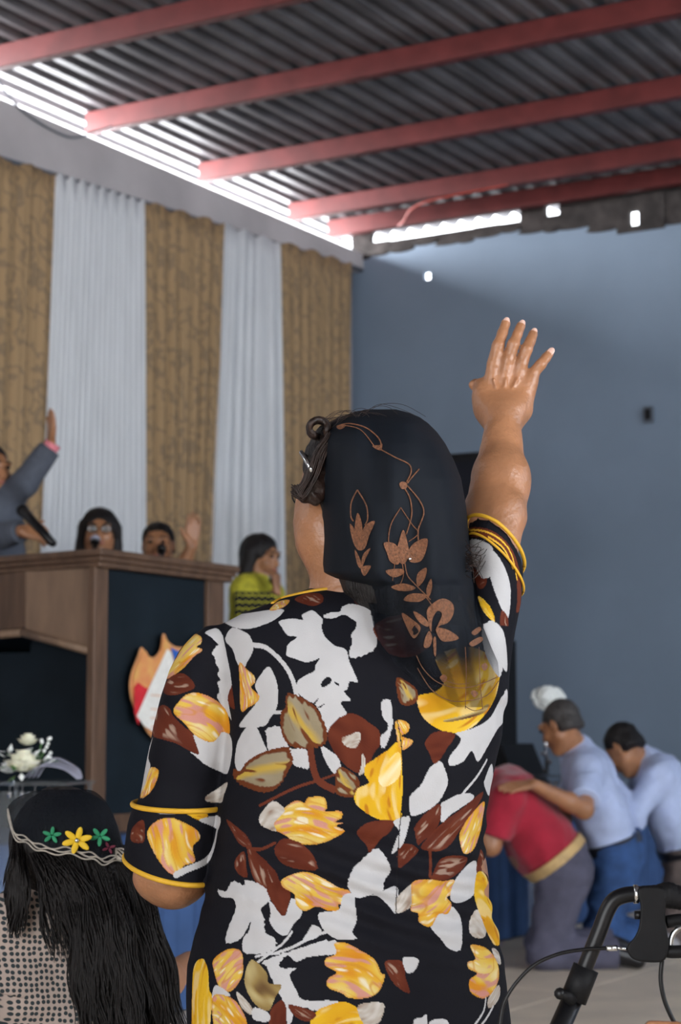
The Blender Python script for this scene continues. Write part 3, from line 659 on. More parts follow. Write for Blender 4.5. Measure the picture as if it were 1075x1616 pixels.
mo('b','T','d',[(465,1030),(590,1070),(560,1110),(500,1090)])
mo('w','T','d',[(300,1045),(370,1070),(370,1110),(300,1100)])
mo('b','T','d',[(920,830),(1000,828),(1015,900),(1035,975),(980,950),(940,900)])
mo('w','T','d',[(1005,810),(1075,815),(1060,870),(1020,880)],0,.1)
mo('w','T','c',[(515,5),(545,50),(565,130),(540,200),(500,260),(430,310),(345,335),(330,270),(340,210),(400,150),(430,90),(460,40)],0,.05)
mo('w','T','c',[(520,270),(560,240),(630,205),(700,200),(720,230),(640,290),(580,330),(525,375)])
mo('W','T','c',[(800,0),(740,100),(660,195)],20)
mo('w','T','c',[(830,20),(838,120),(815,215),(785,150),(790,110)])
mo('b','T','c',[(515,265),(520,350),(480,430),(400,500),(380,510),(365,440),(365,400),(430,320)])
mo('b','T','c',[(775,190),(740,280),(640,420),(580,510),(500,550),(400,530),(460,450),(540,370),(640,300)])
mo('t','T','c',[(785,250),(770,380),(740,500),(700,555),(655,555),(635,460),(660,390),(720,310)])
mo('b','T','c',[(265,525),(330,505),(385,540),(350,590),(265,650)])
mo('S','T','c',[(455,540),(460,620),(455,700)],20)
mo('b','T','c',[(470,690),(520,600),(600,575),(680,590),(660,650),(600,700),(540,725),(460,720)])
mo('w','T','c',[(235,370),(330,340),(320,420),(290,510),(240,560),(225,560),(250,480),(270,430)],0,.05)
mo('g','T','c',[(256,830),(360,740),(345,800),(335,890),(250,925)])
mo('w','T','c',[(460,950),(560,910),(585,880),(640,950),(650,1050),(640,1150),(570,1140),(520,1080),(460,1010)],0,.05)
mo('t','T','c',[(345,850),(350,740),(450,720),(530,730),(605,725),(600,800),(560,830),(585,870),(560,930),(510,930),(460,1005),(390,980),(385,930),(340,910)])
mo('w','T','c',[(600,740),(640,680),(735,610),(730,800),(640,860),(580,840)])
mo('b','T','c',[(760,540),(785,600),(800,690),(740,685)])
mo('g','T','c',[(700,960),(740,900),(790,980),(790,1060),(740,1075),(695,1040)],0,.1)
mo('G','T','c',[(740,685),(790,690),(830,830),(870,1000),(885,1100),(850,1120),(810,1060),(770,960),(735,870),(725,780)])
mo('g','T','c',[(830,1140),(870,1160),(885,1230),(860,1220)])
mo('g','T','c',[(870,1360),(880,1420),(850,1480),(810,1500),(810,1440)])
mo('t','T','c',[(700,1120),(780,1130),(840,1180),(870,1250),(870,1330),(830,1410),(770,1440),(700,1400),(695,1330),(740,1290),(690,1260),(685,1220),(730,1200)])
mo('W','T','c',[(795,1440),(780,1520),(730,1597)],14)
mo('W','T','c',[(840,1490),(800,1560),(770,1597)],14)
mo('w','T','c',[(360,1570),(400,1560),(435,1540),(430,1640),(360,1640)])
mo('w','T','c',[(450,1590),(500,1565),(560,1575),(570,1640),(470,1650)])
mo('w','T','b',[(650,1000),(730,985),(820,930),(885,800),(890,930),(850,990),(800,1080),(760,1140),(730,1090),(690,1140),(630,1160),(625,1120),(680,1040)])
mo('G','T','b',[(560,650),(640,610),(720,600),(800,640),(850,720),(840,830),(800,910),(730,980),(640,1005),(560,980),(500,930),(475,870),(480,830),(560,810),(600,760)])
mo('v','T','b',[(600,945),(680,925),(760,900),(800,870),(810,880),(780,915),(700,940),(610,955)])
mo('B','T','b',[(510,1050),(560,1000),(650,1010),(620,1070),(560,1150),(530,1100)])
mo('o','T','b',[(375,750),(420,760),(470,800),(475,850),(440,875),(390,860)])
mo('t','T','b',[(370,960),(400,945),(435,965),(430,1000),(400,1020),(455,1045),(395,1085)])
mo('w','T','b',[(770,520),(800,500),(830,560),(860,640),(860,720),(845,740),(790,640)])
mo('b','T','b',[(270,500),(400,440),(520,480),(560,560),(470,640),(360,640),(300,580)])
mo('b','T','b',[(160,330),(220,320),(225,370),(190,400)])
mo('b','T','a',[(480,175),(560,140),(640,145),(650,190),(600,215),(540,205)])
mo('t','T','a',[(330,235),(380,190),(450,180),(420,220),(350,245)])
mo('w','T','p',[(765,985),(790,1000),(797,1060),(780,1040)])
mo('t','T','a',[(145,560),(190,600),(235,640),(240,680),(215,710),(265,760),(250,800),(200,830),(155,850),(148,700)])
mo('Z','T','p',[(621,1105),(634,1180),(636,1250),(629,1330),(625,1440)],1.6)
# right sleeve
mo('w','R','b',[(720,100),(780,115),(820,150),(800,200),(740,190)])
mo('w','R','b',[(800,200),(820,160),(870,230),(900,330),(890,470),(850,420),(810,300)])
mo('b','R','b',[(735,230),(790,240),(785,320),(750,330)])
mo('G','R','b',[(750,370),(800,420),(825,490),(790,470),(760,420)])
mo('S','R','b',[(715,60),(790,78),(860,120),(915,190),(945,290),(948,420)],46)
mo('b','R','b',[(855,440),(890,480),(880,560),(850,540)])
mo('Y','R','b',[(715,50),(790,70),(860,112),(910,180),(935,290)],9)
mo('Y','R','b',[(800,95),(870,150),(915,240)],10)
mo('w','R','p',[(740,868),(760,868),(775,905),(757,915)])
# left sleeve
mo('w','L','s',[(605,235),(700,205),(760,300),(745,330),(700,320),(650,270)])
mo('w','L','s',[(660,400),(690,345),(760,320),(830,440),(860,560),(850,600),(790,740),(815,880),(810,900),(700,740),(715,690),(700,620),(725,600),(700,560),(715,520),(690,480),(680,430)],0,.05)
mo('B','L','s',[(860,585),(875,700),(880,830),(810,810),(785,740),(820,650)],0,.1)
mo('t','L','s',[(515,250),(575,270),(575,320),(540,345),(585,370),(520,420),(440,510),(320,590),(300,560),(370,450),(430,350)])
mo('b','L','s',[(290,640),(350,570),(430,550),(500,600),(525,660),(440,700),(350,720),(285,700)])
mo('b','L','s',[(215,860),(270,795),(330,820),(360,880),(440,960),(520,1030),(558,1170),(470,1140),(380,1090),(280,1060),(195,1020)])
mo('w','L','s',[(515,1030),(580,1060),(660,1080),(720,1010),(800,1020),(835,1110),(825,1220),(790,1320),(700,1300),(600,1250),(530,1190),(490,1155),(558,1170)])
mo('t','L','s',[(360,850),(400,770),(460,715),(540,700),(640,730),(740,800),(790,880),(805,1010),(740,1000),(710,1040),(660,1080),(580,1060),(510,1010),(440,930)])
mo('w','L','s',[(200,1040),(150,1200),(118,1400),(105,1500),(140,1490),(180,1280),(165,1190)])
mo('t','L','s',[(180,1280),(245,1300),(220,1400),(170,1480),(100,1510),(140,1400)])
mo('g','L','s',[(610,1500),(700,1440),(800,1380),(770,1480),(740,1540),(620,1540)])
mo('t','L','u',[(160,1270),(200,1210),(270,1190),(340,1215),(400,1250),(415,1290),(380,1330),(390,1400),(340,1420),(310,1465),(260,1450),(200,1370)])
mo('b','L','u',[(90,1240),(140,1200),(150,1260),(140,1310),(85,1300)])
mo('w','L','u',[(200,1150),(300,1155),(290,1172),(220,1170)])
mo('G','L','u',[(350,1165),(450,1170),(430,1205),(390,1195)])
mo('w','L','u',[(410,1200),(520,1180),(510,1240),(460,1225)])
mo('W','L','u',[(505,1240),(480,1340),(440,1400),(350,1440),(300,1465)],30)
BASE = np.array([0.006, 0.006, 0.009]); CW = np.array([0.45, 0.44, 0.445])
def ramp(t, stops):
    t = np.clip(t, 0, 1); xs = [s[0] for s in stops]; return np.stack([np.interp(t, xs, [s[1][i] for s in stops]) for i in range(3)], 1)
BR1, BR2 = (0.075, 0.014, 0.007), (0.13, 0.032, 0.014)
def paint(U, chname, col):
    """colour the cloth points U (arc, height) with every motif of that chart"""
    for mi, (kind, ch, P, wid, jag) in enumerate(MO):
        if ch != chname: continue
        if wid:
            L = to_uz(CH[ch], [tuple(q) for q in spline(P, 6)]); w = wid * 0.5 * 0.00104
            bb = (L.min(0) - w, L.max(0) + w); idx = np.nonzero((U >= bb[0]).all(1) & (U <= bb[1]).all(1))[0]
            if not len(idx): continue
            q = U[idx]; dmin = np.full(len(q), 9.0)
            for a, b in zip(L[:-1], L[1:]):
                ab = b - a; t = np.clip(((q - a) @ ab) / max(ab @ ab, 1e-12), 0, 1); dmin = np.minimum(dmin, np.linalg.norm(q - a - t[:, None] * ab, axis=1))
            m = dmin < w; c = {'W': CW, 'S': np.array([0.11, 0.025, 0.012]), 'Z': np.array([0.01, 0.01, 0.012]), 'Y': np.array([0.7, 0.4, 0.04])}[kind]
            col[idx[m]] = c; continue
        sp = np.array(spline(P, 5, True)); L = to_uz(CH[ch], sp)
        if jag:
            ctr = L.mean(0); n = len(L); k = np.arange(n); L = ctr + (L - ctr) * (1 + 0.035 * (((k % 2) * 2 - 1) * jag * 10 * (vnoise(k * .37, k * 0. + mi, k * 0., 1.0) * .5 + .5)))[:, None] * 1.0
        bb = (L.min(0), L.max(0)); idx = np.nonzero((U >= bb[0]).all(1) & (U <= bb[1]).all(1))[0]
        if not len(idx): continue
        q = U[idx]; ins = np.zeros(len(q), bool); dmin = np.full(len(q), 9.0); n = len(L)
        for i in range(n):
            a, b = L[i], L[(i + 1) % n]
            c = ((a[1] > q[:, 1]) != (b[1] > q[:, 1])) & (q[:, 0] < (b[0] - a[0]) * (q[:, 1] - a[1]) / (b[1] - a[1] + 1e-12) + a[0]); ins ^= c
            if kind in 'otbG':
                ab = b - a; t = np.clip(((q - a) @ ab) / max(ab @ ab, 1e-12), 0, 1); dmin = np.minimum(dmin, np.linalg.norm(q - a - t[:, None] * ab, axis=1))
        m = ins; idx = idx[m]; q = q[m]; dmin = dmin[m]
        if not len(q): continue
        ctr = L.mean(0); C_ = np.cov((L - ctr).T); ew, evv = np.linalg.eigh(C_); ax = evv[:, 1]; ay = evv[:, 0]; ln = math.sqrt(ew[1]) * 2; lw = math.sqrt(ew[0]) * 2
        t = (q - ctr) @ ax / ln; s = (q - ctr) @ ay / lw; zz = np.full(len(q), mi * 3.1)
        bend = s + .25 * np.sin(t * 2.2 + mi); n1 = vnoise(t * 1.0, bend * 2.4, zz, 1.5); n2 = vnoise(t * 1.6 + 9, bend * 4.2, zz + 5, 1.9); n3 = vnoise(q[:, 0], q[:, 1], zz, 60.); n4 = vnoise(t * 1.5 + 3, bend * 5.0, zz + 11, 1.8); n5 = vnoise(t * .8 + 7, bend * 2.6, zz + 17, 1.6)
        if kind == 'w': c = CW * (1 + 0.03 * n3)[:, None]
        elif kind == 'k': c = np.tile(BASE, (len(q), 1))
        elif kind == 'f': c = ramp(.5 + .5 * n1, [(0, (.70, .42, .05)), (1, (.74, .64, .42))])
        elif kind == 'g': c = ramp(.5 + .35 * n1 + .3 * n2, [(0, (.22, .13, .09)), (.35, (.36, .31, .26)), (1, (.55, .52, .49))])
        elif kind == 'v': c = ramp(.5 + .6 * n1, [(0, (.06, .02, .01)), (.45, (.25, .17, .06)), (1, (.42, .34, .16))])
        elif kind == 'B': c = ramp(.5 + .6 * n1, [(0, BR1), (1, (.11, .024, .011))])
        elif kind == 'b':
            c = ramp(.5 + .5 * n1, [(0, BR1), (.7, (.105, .023, .011)), (1, BR2)]); v = np.clip((n2 + n1 * .6 - .30) * 3, 0, 1) * np.clip(dmin / .006 - .4, 0, 1)
            c = c * (1 - v[:, None]) + np.array([.30, .20, .15]) * v[:, None]
        elif kind == 'o':
            c = ramp(.5 + .5 * n1, [(0, (.20, .155, .09)), (1, (.28, .235, .16))])
            v = np.clip(1.2 - np.abs(s + .1 * n2) * 5, 0, 1); c = c * (1 - v[:, None]) + np.array([.42, .28, .05]) * v[:, None]
            e = np.clip((0.0075 + .006 * n2 - dmin) * 500, 0, 1) ; c = c * (1 - e[:, None]) + np.array([.105, .027, .009]) * e[:, None]
            v = np.clip((n2 - .35) * 5, 0, 1)[:, None]; c = c * (1 - v) + np.array([.12, .032, .01]) * v
        elif kind == 'G':
            c = ramp(.5 + .5 * n1, [(0, (.50, .22, .008)), (.5, (.60, .35, .014)), (1, (.62, .40, .03))])
            v = (np.clip((n2 - .22) * 3, 0, 1) * .7)[:, None]; c = c * (1 - v) + np.array([.66, .50, .22]) * v
            v = (np.clip((-n2 - .52) * 5, 0, 1))[:, None]; c = c * (1 - v) + np.array([.42, .16, .01]) * v
        else:   # tulip streaked yellow, orange, pink, cream
            c = ramp(.5 + .6 * n1, [(0, (.52, .20, .015)), (.25, (.56, .29, .02)), (.5, (.58, .38, .06)), (.8, (.60, .44, .13)), (1, (.64, .53, .28))])
            v = np.clip((n2 * .6 + n4 * .8 - .16) * 4, 0, 1)[:, None] * .9; c = c * (1 - v) + np.array([.48, .21, .19]) * v
            v = np.clip((-n2 * .5 - n4 * .7 - .34) * 5, 0, 1)[:, None] * .85; c = c * (1 - v) + np.array([.66, .60, .46]) * v
            e = (np.clip((.0032 + .0015 * n3 - dmin) * 600, 0, 1) * .55)[:, None]; c = c * (1 - e) + np.array([.48, .19, .015]) * e; vv = np.clip((.10 - np.abs(n5)) * 14, 0, 1)[:, None] * .6; c = c * (1 - vv) + np.array([.46, .19, .02]) * vv
        col[idx] = c
SEAML = ([985, 1010, 1060, 1120, 1180, 1240, 1300, 1400], [348, 355, 366, 374, 376, 368, 356, 342])
def colour_mesh(me, force=None):
    n = len(me.vertices); co = np.empty(n * 3, np.float32); me.vertices.foreach_get('co', co); co = co.reshape(-1, 3).astype(float)
    off = WPOS; X, Y, Z = co[:, 0], co[:, 1], co[:, 2]
    col = np.tile(BASE, (n, 1))
    sz = [W(350, p, 3.1).z for p in SEAML[0]][::-1]; sx = [W(q, p, 3.1).x for p, q in zip(*SEAML)][::-1]
    left = (X < np.interp(Z, sz, sx)) & (Z < W(350, 990, 3.1).z) & (Z > W(300, 1425, 3.1).z)
    if force: left[:] = force == 'L'
    for nm in ('T', 'L', 'R'):
        ch = CH[nm]
        sel = np.nonzero(left if nm == 'L' else ~left)[0]
        if nm == 'R': sel = np.nonzero(~left & (X > W(738, 900, 3.1).x - 0.001 * 0) & (Z > W(738, 990, 3.1).z))[0]
        if not len(sel): continue
        x, y, z = X[sel], Y[sel], Z[sel]; c, w, cy, dd = ch.at(z)
        if nm == 'R': y = np.minimum(y, cy - 1e-3)
        s = np.clip((x - c) / w, -1, 1); u = np.arcsin(s) * w + np.where(np.abs((x - c) / w) > 1, (np.abs((x - c) / w) - 1) * np.sign(s) * w * 2, 0)
        front = y > cy
        zz = np.where(front, z + 0.13, z); u = np.where(front, -u, u)
        sub = col[sel]; paint(np.stack([u, zz], 1), nm, sub); col[sel] = sub
    at = me.color_attributes.new('Col', 'FLOAT_COLOR', 'POINT'); rgba = np.ones((n, 4), np.float32); rgba[:, :3] = col
    at.data.foreach_set('color', rgba.ravel())
colour_mesh(ev)
# turned-up cuffs and piping
def ring(ch, plane, grow, r, name, par=None, arc=(0, 1)):
    p0, nn_ = plane; pts = []
    for k in range(73):
        th = 2 * math.pi * (arc[0] + (arc[1] - arc[0]) * k / 72); z = float(p0[2])
        for _ in range(12):
            c, w, cy, dd = ch.at(z); x = c + (w + grow) * math.cos(th); y = cy + (dd + grow) * math.sin(th)
            z = float(p0[2] - ((x - p0[0]) * nn_[0] + (y - p0[1]) * nn_[1]) / nn_[2])
        pts.append((x, y, z))
    return MB().tube(pts, r, 8).build(name, M['yellow_trim'], par or woman, True)
cuf = Loft(rows(LS), p=2.0, k=0.01, grow=0.0035, clip=[(hemL[0] + hemL[1] * 0.004, hemL[1]), cufL])
V, Q = solid([cuf], 0.0032, smooth=2); cm = mesh_np('sleeve_cuff', V, Q)
cuff = link('sleeve_cuff', cm, M['print'], woman); s_ = cuff.modifiers.new('s', 'SUBSURF'); s_.levels = 1; s_.render_levels = 1
ev2 = bpy.data.meshes.new_from_object(cuff.evaluated_get(bpy.context.evaluated_depsgraph_get())); cuff.modifiers.clear(); cuff.data = ev2
ev2.polygons.foreach_set('use_smooth', [True] * len(ev2.polygons)); colour_mesh(ev2, 'L')
if not ev2.materials: ev2.materials.append(M['print'])
ring(lsl, cufL, 0.0045, 0.0045, 'piping'); ring(lsl, (hemL[0], hemL[1]), 0.003, 0.0045, 'piping')
ring(rsl, hemR, 0.001, 0.0032, 'piping'); ring(rsl, cufR, 0.0015, 0.0022, 'piping')
# neckline binding
nk = spline([(430, 953, 3.10), (448, 944, 3.055), (490, 934, 3.035), (530, 928, 3.03), (575, 922, 3.03), (615, 921, 3.035), (660, 930, 3.05)], 8)
def on_torso(px, py, lift=0.002):
    y = 3.0
    for _ in range(6):
        q = W(px, py, y); c, w, cy, dd = torso.at(q.z); y = float(surf(torso, (q.x - c) / w, q.z)) - lift
    return W(px, py, y)
MB().tube([on_torso(a, b, 0.001) for a, b, c in nk], 0.0035, 8).build('neck_piping', M['yellow_trim'], woman, True)

# ---- body: one continuous figure
hd = W(547, 788, 3.155); fd = Vector((-0.30, 0.95, 0.08)).normalized()
def head_prims(c, f, s=1.0, up=None, eye=True):
    f = f.normalized(); up = up or (Vector((0, 0, 1)) - f * f.z).normalized(); sd = f.cross(up).normalized()   # sd: the head's right
    Rm = np.array([[sd[i], f[i], up[i]] for i in range(3)])
    L = lambda x, y, z: c + (sd * x + f * y + up * z) * s
    P = [Ell(L(0, -0.018, 0.028), (0.076 * s, 0.092 * s, 0.080 * s), Rm, 0.02), Ell(L(0, 0.022, -0.03), (0.062 * s, 0.062 * s, 0.072 * s), Rm, 0.03),
         Cone(L(0, 0.045, -0.06), L(0, 0.062, -0.098), 0.040 * s, 0.022 * s, 0.03), Cone(L(-0.045, 0.0, -0.055), L(0, 0.055, -0.095), 0.022 * s, 0.018 * s, 0.03), Cone(L(0.045, 0.0, -0.055), L(0, 0.055, -0.095), 0.022 * s, 0.018 * s, 0.03),
         Ell(L(-0.04, 0.058, -0.028), (0.022 * s,) * 3, Rm, 0.02), Ell(L(0.04, 0.058, -0.028), (0.022 * s,) * 3, Rm, 0.02),
         Cone(L(0, 0.083, 0.012), L(0, 0.102, -0.030), 0.008 * s, 0.012 * s, 0.012), Ell(L(-0.013, 0.092, -0.036), (0.008 * s,) * 3, Rm, 0.006), Ell(L(0.013, 0.092, -0.036), (0.008 * s,) * 3, Rm, 0.006),
         Cone(L(-0.045, 0.072, 0.026), L(0.045, 0.072, 0.026), 0.012 * s, 0.012 * s, 0.015),
         Ell(L(-0.03, 0.092, 0.008), (0.014 * s, 0.010 * s, 0.009 * s), Rm, 0.008, sub=True), Ell(L(0.03, 0.092, 0.008), (0.014 * s, 0.010 * s, 0.009 * s), Rm, 0.008, sub=True),
         Cone(L(-0.016, 0.088, -0.062), L(0.016, 0.088, -0.062), 0.008 * s, 0.008 * s, 0.008)]
    for q in (-1, 1):
        P += [Ell(L(q * 0.076, -0.012, 0.0), (0.010 * s, 0.017 * s, 0.030 * s), Rm, 0.006), Ell(L(q * 0.084, -0.010, 0.004), (0.006 * s, 0.009 * s, 0.017 * s), Rm, 0.005, sub=True)]
    return P, L, Rm
HP, HL, HR = head_prims(hd, fd, 1.04)
el = W(786, 812, 3.21); wr = W(795, 655, 3.32); sh = W(752, 960, 3.13)
lsh = W(352, 1060, 3.13); lel = W(272, 1376, 3.15); lwr = W(300, 1330, 3.42)
DH = 3.33
BP = HP + [Cone(W(545, 840, 3.11), W(550, 960, 3.11), 0.058, 0.064, 0.03), Ell(W(508, 838, 3.11), (.045, .055, .062), None, .03), Cone(W(400, 1030, 3.14), W(720, 1020, 3.14), .045, .045, .04),
    Cone(W(560, 1050, 3.13), W(560, 1600, 3.13), .12, .12, .04), Cone(W(470, 1050, 3.13), W(450, 1600, 3.13), .09, .11, .04), Cone(W(650, 1050, 3.13), W(670, 1600, 3.13), .09, .11, .04),
    Cone(sh, el, .052, .046, .03), Cone(el, lerp(el, wr, .35), .043, .045, .02), Cone(lerp(el, wr, .35), wr, .046, .0285, .02), Ell(lerp(el, wr, .30) + Vector((.008, 0, 0)), (.040, .038, .060), None, .02),
    Cone(W(742, 830, 3.19), W(765, 780, 3.22), .018, .02, .03), Cone(lsh, lel, .048, .054, .03), Cone(lel, lwr, .050, .030, .03), Ell(W(272, 1385, 3.14), (.060, .048, .036), None, .02),
    Cone(lwr, lwr + Vector((0.05, .07, .03)), .028, .020, .02)]
for s in (-1, 1):
    hx = WPOS.x + s * .10
    BP += [Cone((hx, 3.13, .80), (hx, 3.12, .44), .09, .06, .05), Cone((hx, 3.12, .44), (hx, 3.14, .09), .055, .036, .03), Cone((hx, 3.15, .045), (hx + s * .02, 3.30, .032), .036, .026, .03)]
# left hand (in front of the body), simple relaxed fingers
for i in range(4):
    a = lwr + Vector((0.06 + .012 * i * 0, .085, .045 - i * .020)); m = a + Vector((.030, .02, -.004)); b = m + Vector((.022, -.004, -.010)); BP += [Cone(lwr + Vector((.03, .05, .02)), a, .018, .010, .012), Cone(a, m, .0095, .0085, .004), Cone(m, b, .0085, .007, .004)]
BP += [Cone(lwr + Vector((.02, .04, .03)), lwr + Vector((.01, .07, .07)), .013, .010, .008)]
# right hand
def H(cx, cy, d=0.0): return W(700 + cx / 4.04, 480 + cy / 4.04, DH + d)
hand = [Ell(H(395, 580, .0), (.040, .014, .030), None, .010)]
kn = [(318, 385, .0), (410, 358, -.004), (495, 385, -.002), (566, 450, .004)]
tips = [(397, 122, .012), (495, 138, .010), (572, 190, .012), (678, 312, .016)]
pips = [(352, 262, -.004), (444, 258, -.008), (530, 290, -.006), (622, 384, .0)]
rk = [.0120, .0118, .0116, .0106]; rt = [.0084, .0084, .0081, .0076]
wl0 = [(290, 640), (360, 640), (430, 640), (480, 650)]
for (a, b, c), (tx, ty, td), (mx, my, md), r0, r1, w0 in zip(kn, tips, pips, rk, rt, wl0):
    kk, tt, mm = H(a, b, c), H(tx, ty, td), H(mx, my, md); dd_ = lerp(mm, tt, .55)
    hand += [Cone(H(w0[0], w0[1], .004), kk, .0165, .0115, .006), Cone(kk, mm, r0, r0 * .90, .002), Cone(mm, dd_, r0 * .88, r0 * .76, .004), Cone(dd_, tt, r0 * .77, r1, .004), Ell(kk + Vector((0, -.006, 0)), (.0085, .007, .008), None, .005)]
hand += [Cone(H(262, 600, .012), H(240, 520, .018), .017, .014, .016), Cone(H(240, 560, .022), H(205, 512, .036), .013, .0095, .010), Cone(H(205, 512, .036), H(186, 515, .028), .0095, .0078, .006), Cone(H(545, 500, .004), H(505, 650, .006), .014, .017, .014), Ell(H(258, 610, .006), (.020, .016, .030), None, .014)]
hand += [Cone(H(300 + 0, 700, 0), H(452, 700, 0), .0235, .0235, .02), Cone(H(330, 660, -.004), wr, .026, .030, .02), Cone(H(440, 660, -.004), wr, .026, .030, .02)]
for i, (x0, x1) in enumerate(((322, 350), (400, 375), (470, 410))): hand.append(Cone(H(x0, 480, -.0150), H(x1, 600, -.0150), .0030, .0036, .003))
BP += hand
def wr_skin(x, y, z): return 0.0009 * vnoise(x, y, z, 55.0)
V, Q = solid(BP, 0.0025, wrinkle=wr_skin, smooth=1)
body = link('body', mesh_np('body', V, Q), M['skin'], woman)
# fingernails on the four fingers and thumb
for (tx, ty, td), (mx, my, md) in zip(tips, pips):
    t, m = H(tx, ty, td), H(mx, my, md); ax = (t - m).normalized(); sd = ax.cross(Vector((0, -1, 0))).normalized(); nr = sd.cross(ax)
    if nr.y > 0: nr = -nr
    c = t + nr * .0062 + ax * .0015; V = []; n = 7
    for j in range(n):
        for i in range(n):
            u = (i / (n - 1) * 2 - 1); v = (j / (n - 1) * 2 - 1); wv = math.sqrt(max(0, 1 - max(0, v) ** 2 * .6)) 
            V.append(c + sd * u * .0058 * wv + ax * v * .0068 + nr * (.0022 * (1 - u * u) - .0006))
    from_data('fingernail', V, [(j * n + i, j * n + i + 1, (j + 1) * n + i + 1, (j + 1) * n + i) for j in range(n - 1) for i in range(n - 1)], M['nail'], woman)
# eyes, lips
for q in (-1, 1):
    MB().ball(HL(q * .03, .080, .008), .012, 10).build('eye', M['white'], woman, True); 
MB().tube([HL(-.022, .090, -.060), HL(0, .097, -.058), HL(.022, .090, -.060)], .006, 8).build('lips', M['lip'], woman, True)
# hair: mass under the veil, curl on top, fringe, flyaway strands
def wr_hair(x, y, z): return 0.0035 * vnoise(x * 3, y * 3, z * .7, 22.0) + .002 * vnoise(x * 2, y * 2, z, 70.)
hp = [Ell(W(522, 738, 3.10), (.046, .058, .058), None, .02), Ell(W(522, 703, 3.10), (.030, .05, .035), None, .02), Ell(W(540, 800, 3.09), (.034, .055, .06), None, .02), Ell(W(572, 752, 3.09), (.078, .082, .082), None, .02), Ell(W(618, 770, 3.08), (.080, .090, .095), None, .04), Ell(W(655, 800, 3.08), (.068, .085, .095), None, .04), Cone(W(630, 830, 3.08), W(615, 935, 3.055), .085, .055, .03), Cone(W(570, 830, 3.08), W(585, 912, 3.06), .060, .050, .03), Cone(W(690, 860, 3.08), W(690, 945, 3.06), .040, .035, .03)]
sobj('hair', hp, .0045, M['hair'], woman, wrinkle=wr_hair, smooth=1)
hq = [Cone(W(505, 770, 3.045), W(478, 775, 3.04), .016, .010, .012), Cone(W(478, 775, 3.04), W(466, 772, 3.045), .010, .005, .01), Cone(W(500, 786, 3.04), W(476, 784, 3.045), .012, .007, .01), Cone(W(505, 745, 3.04), W(490, 770, 3.04), .012, .012, .01)]
sobj('fringe', hq, .0028, M['hair_brown'], woman, wrinkle=lambda x, y, z: 0.004 * vnoise(x, y, z, 100.) )
rq = random.Random(21); mb = MB()
for i in range(230):
    o_ = rq.uniform(-1, 1); q_ = rq.uniform(-1, 1); k0 = rq.uniform(0, .4); dp = rq.uniform(-.014, .012)
    path = [(524 + 8 * o_, 688 + 6 * q_), (506 + 10 * o_, 715), (497 + 10 * o_ + 3 * q_, 742), (486 + 9 * o_, 765 + 4 * q_), (474 + 7 * o_, 781 + 6 * o_ + 5 * q_), (464 + 5 * o_, 774 + 9 * q_)]
    path = path[1 if k0 > .25 else 0:5 + (i % 2)]
    mb.tube([tuple(p) for p in spline([W(a + rq.uniform(-1.5, 1.5), b + rq.uniform(-2, 2), 3.035 + dp) for a, b in path], 4)], .0009, 4, False)
mb.build('fringe_strands', M['hair_brown'], woman, True)
for s in range(9):
    cp = []; r0 = .0135 + .0012 * (s % 3)
    for k in range(15):
        a = -0.7 + k / 14 * (5.0 + .1 * s); cp.append(W(503, 676, 3.045) + Vector((math.cos(a) * r0 * 1.05, (s - 4) * .0035 + .003 * math.sin(a * 2 + s), math.sin(a) * r0 * .9)))
    MB().tube([W(540, 690, 3.08)] + cp, [.003] + [.0046 - .001 * (s % 2)] * 15, 7).build('curl', M['hair_brown'], woman, True)
rs = random.Random(9); mb = MB()
for i in range(60):
    x0 = rs.uniform(497, 570); y0 = rs.uniform(662, 680) - (x0 - 497) * .12; x1 = min(672, x0 + rs.uniform(30, 110)); h = rs.uniform(4, 22); d = rs.uniform(3.02, 3.14)
    pts = [W(x0, y0 + 4, d), W(x0 + (x1 - x0) * .3, y0 - h * .8, d), W(x0 + (x1 - x0) * .65, y0 - h * .7 + rs.uniform(-3, 6), d), W(x1, min(y0 + rs.uniform(0, 14), 690), d)]
    mb.tube([tuple(p) for p in spline(pts, 5)], .00035, 4, False)
for i in range(26):
    x0 = rs.uniform(742, 760); y0 = rs.uniform(860, 900); pts = [W(735, y0 + rs.uniform(-10, 10), 3.03), W(x0, y0 + rs.uniform(-16, 16), 3.02), W(x0 + rs.uniform(-10, 18), y0 + rs.uniform(-20, 26), 3.035)]
    mb.tube([tuple(p) for p in spline(pts, 5)], .0006, 4, False)
fw = mb.build('flyaway_hair', M['hair_brown'], woman, True); fw['kind'] = 'stuff'
# glasses
g = MB().tube([W(492, 745, 3.022), W(485, 729, 3.03), W(475, 713, 3.045)], [.003, .0042, .0035], 8).build('glasses_temple', M['chrome'], woman, True)
lens = []
for q in (-1, 1): lens.append([HL(q * .034 + .026 * math.cos(t), .108, .008 + .020 * math.sin(t)) for t in np.linspace(0, 2 * math.pi, 25)])
for l in lens: MB().tube(l, .0016, 6, False).build('glasses_rim', M['black_paint'], woman, True)
MB().tube([W(475, 713, 3.045), HL(.06, .106, .014)], .002, 6).build('glasses_hinge', M['black_paint'], woman, True)

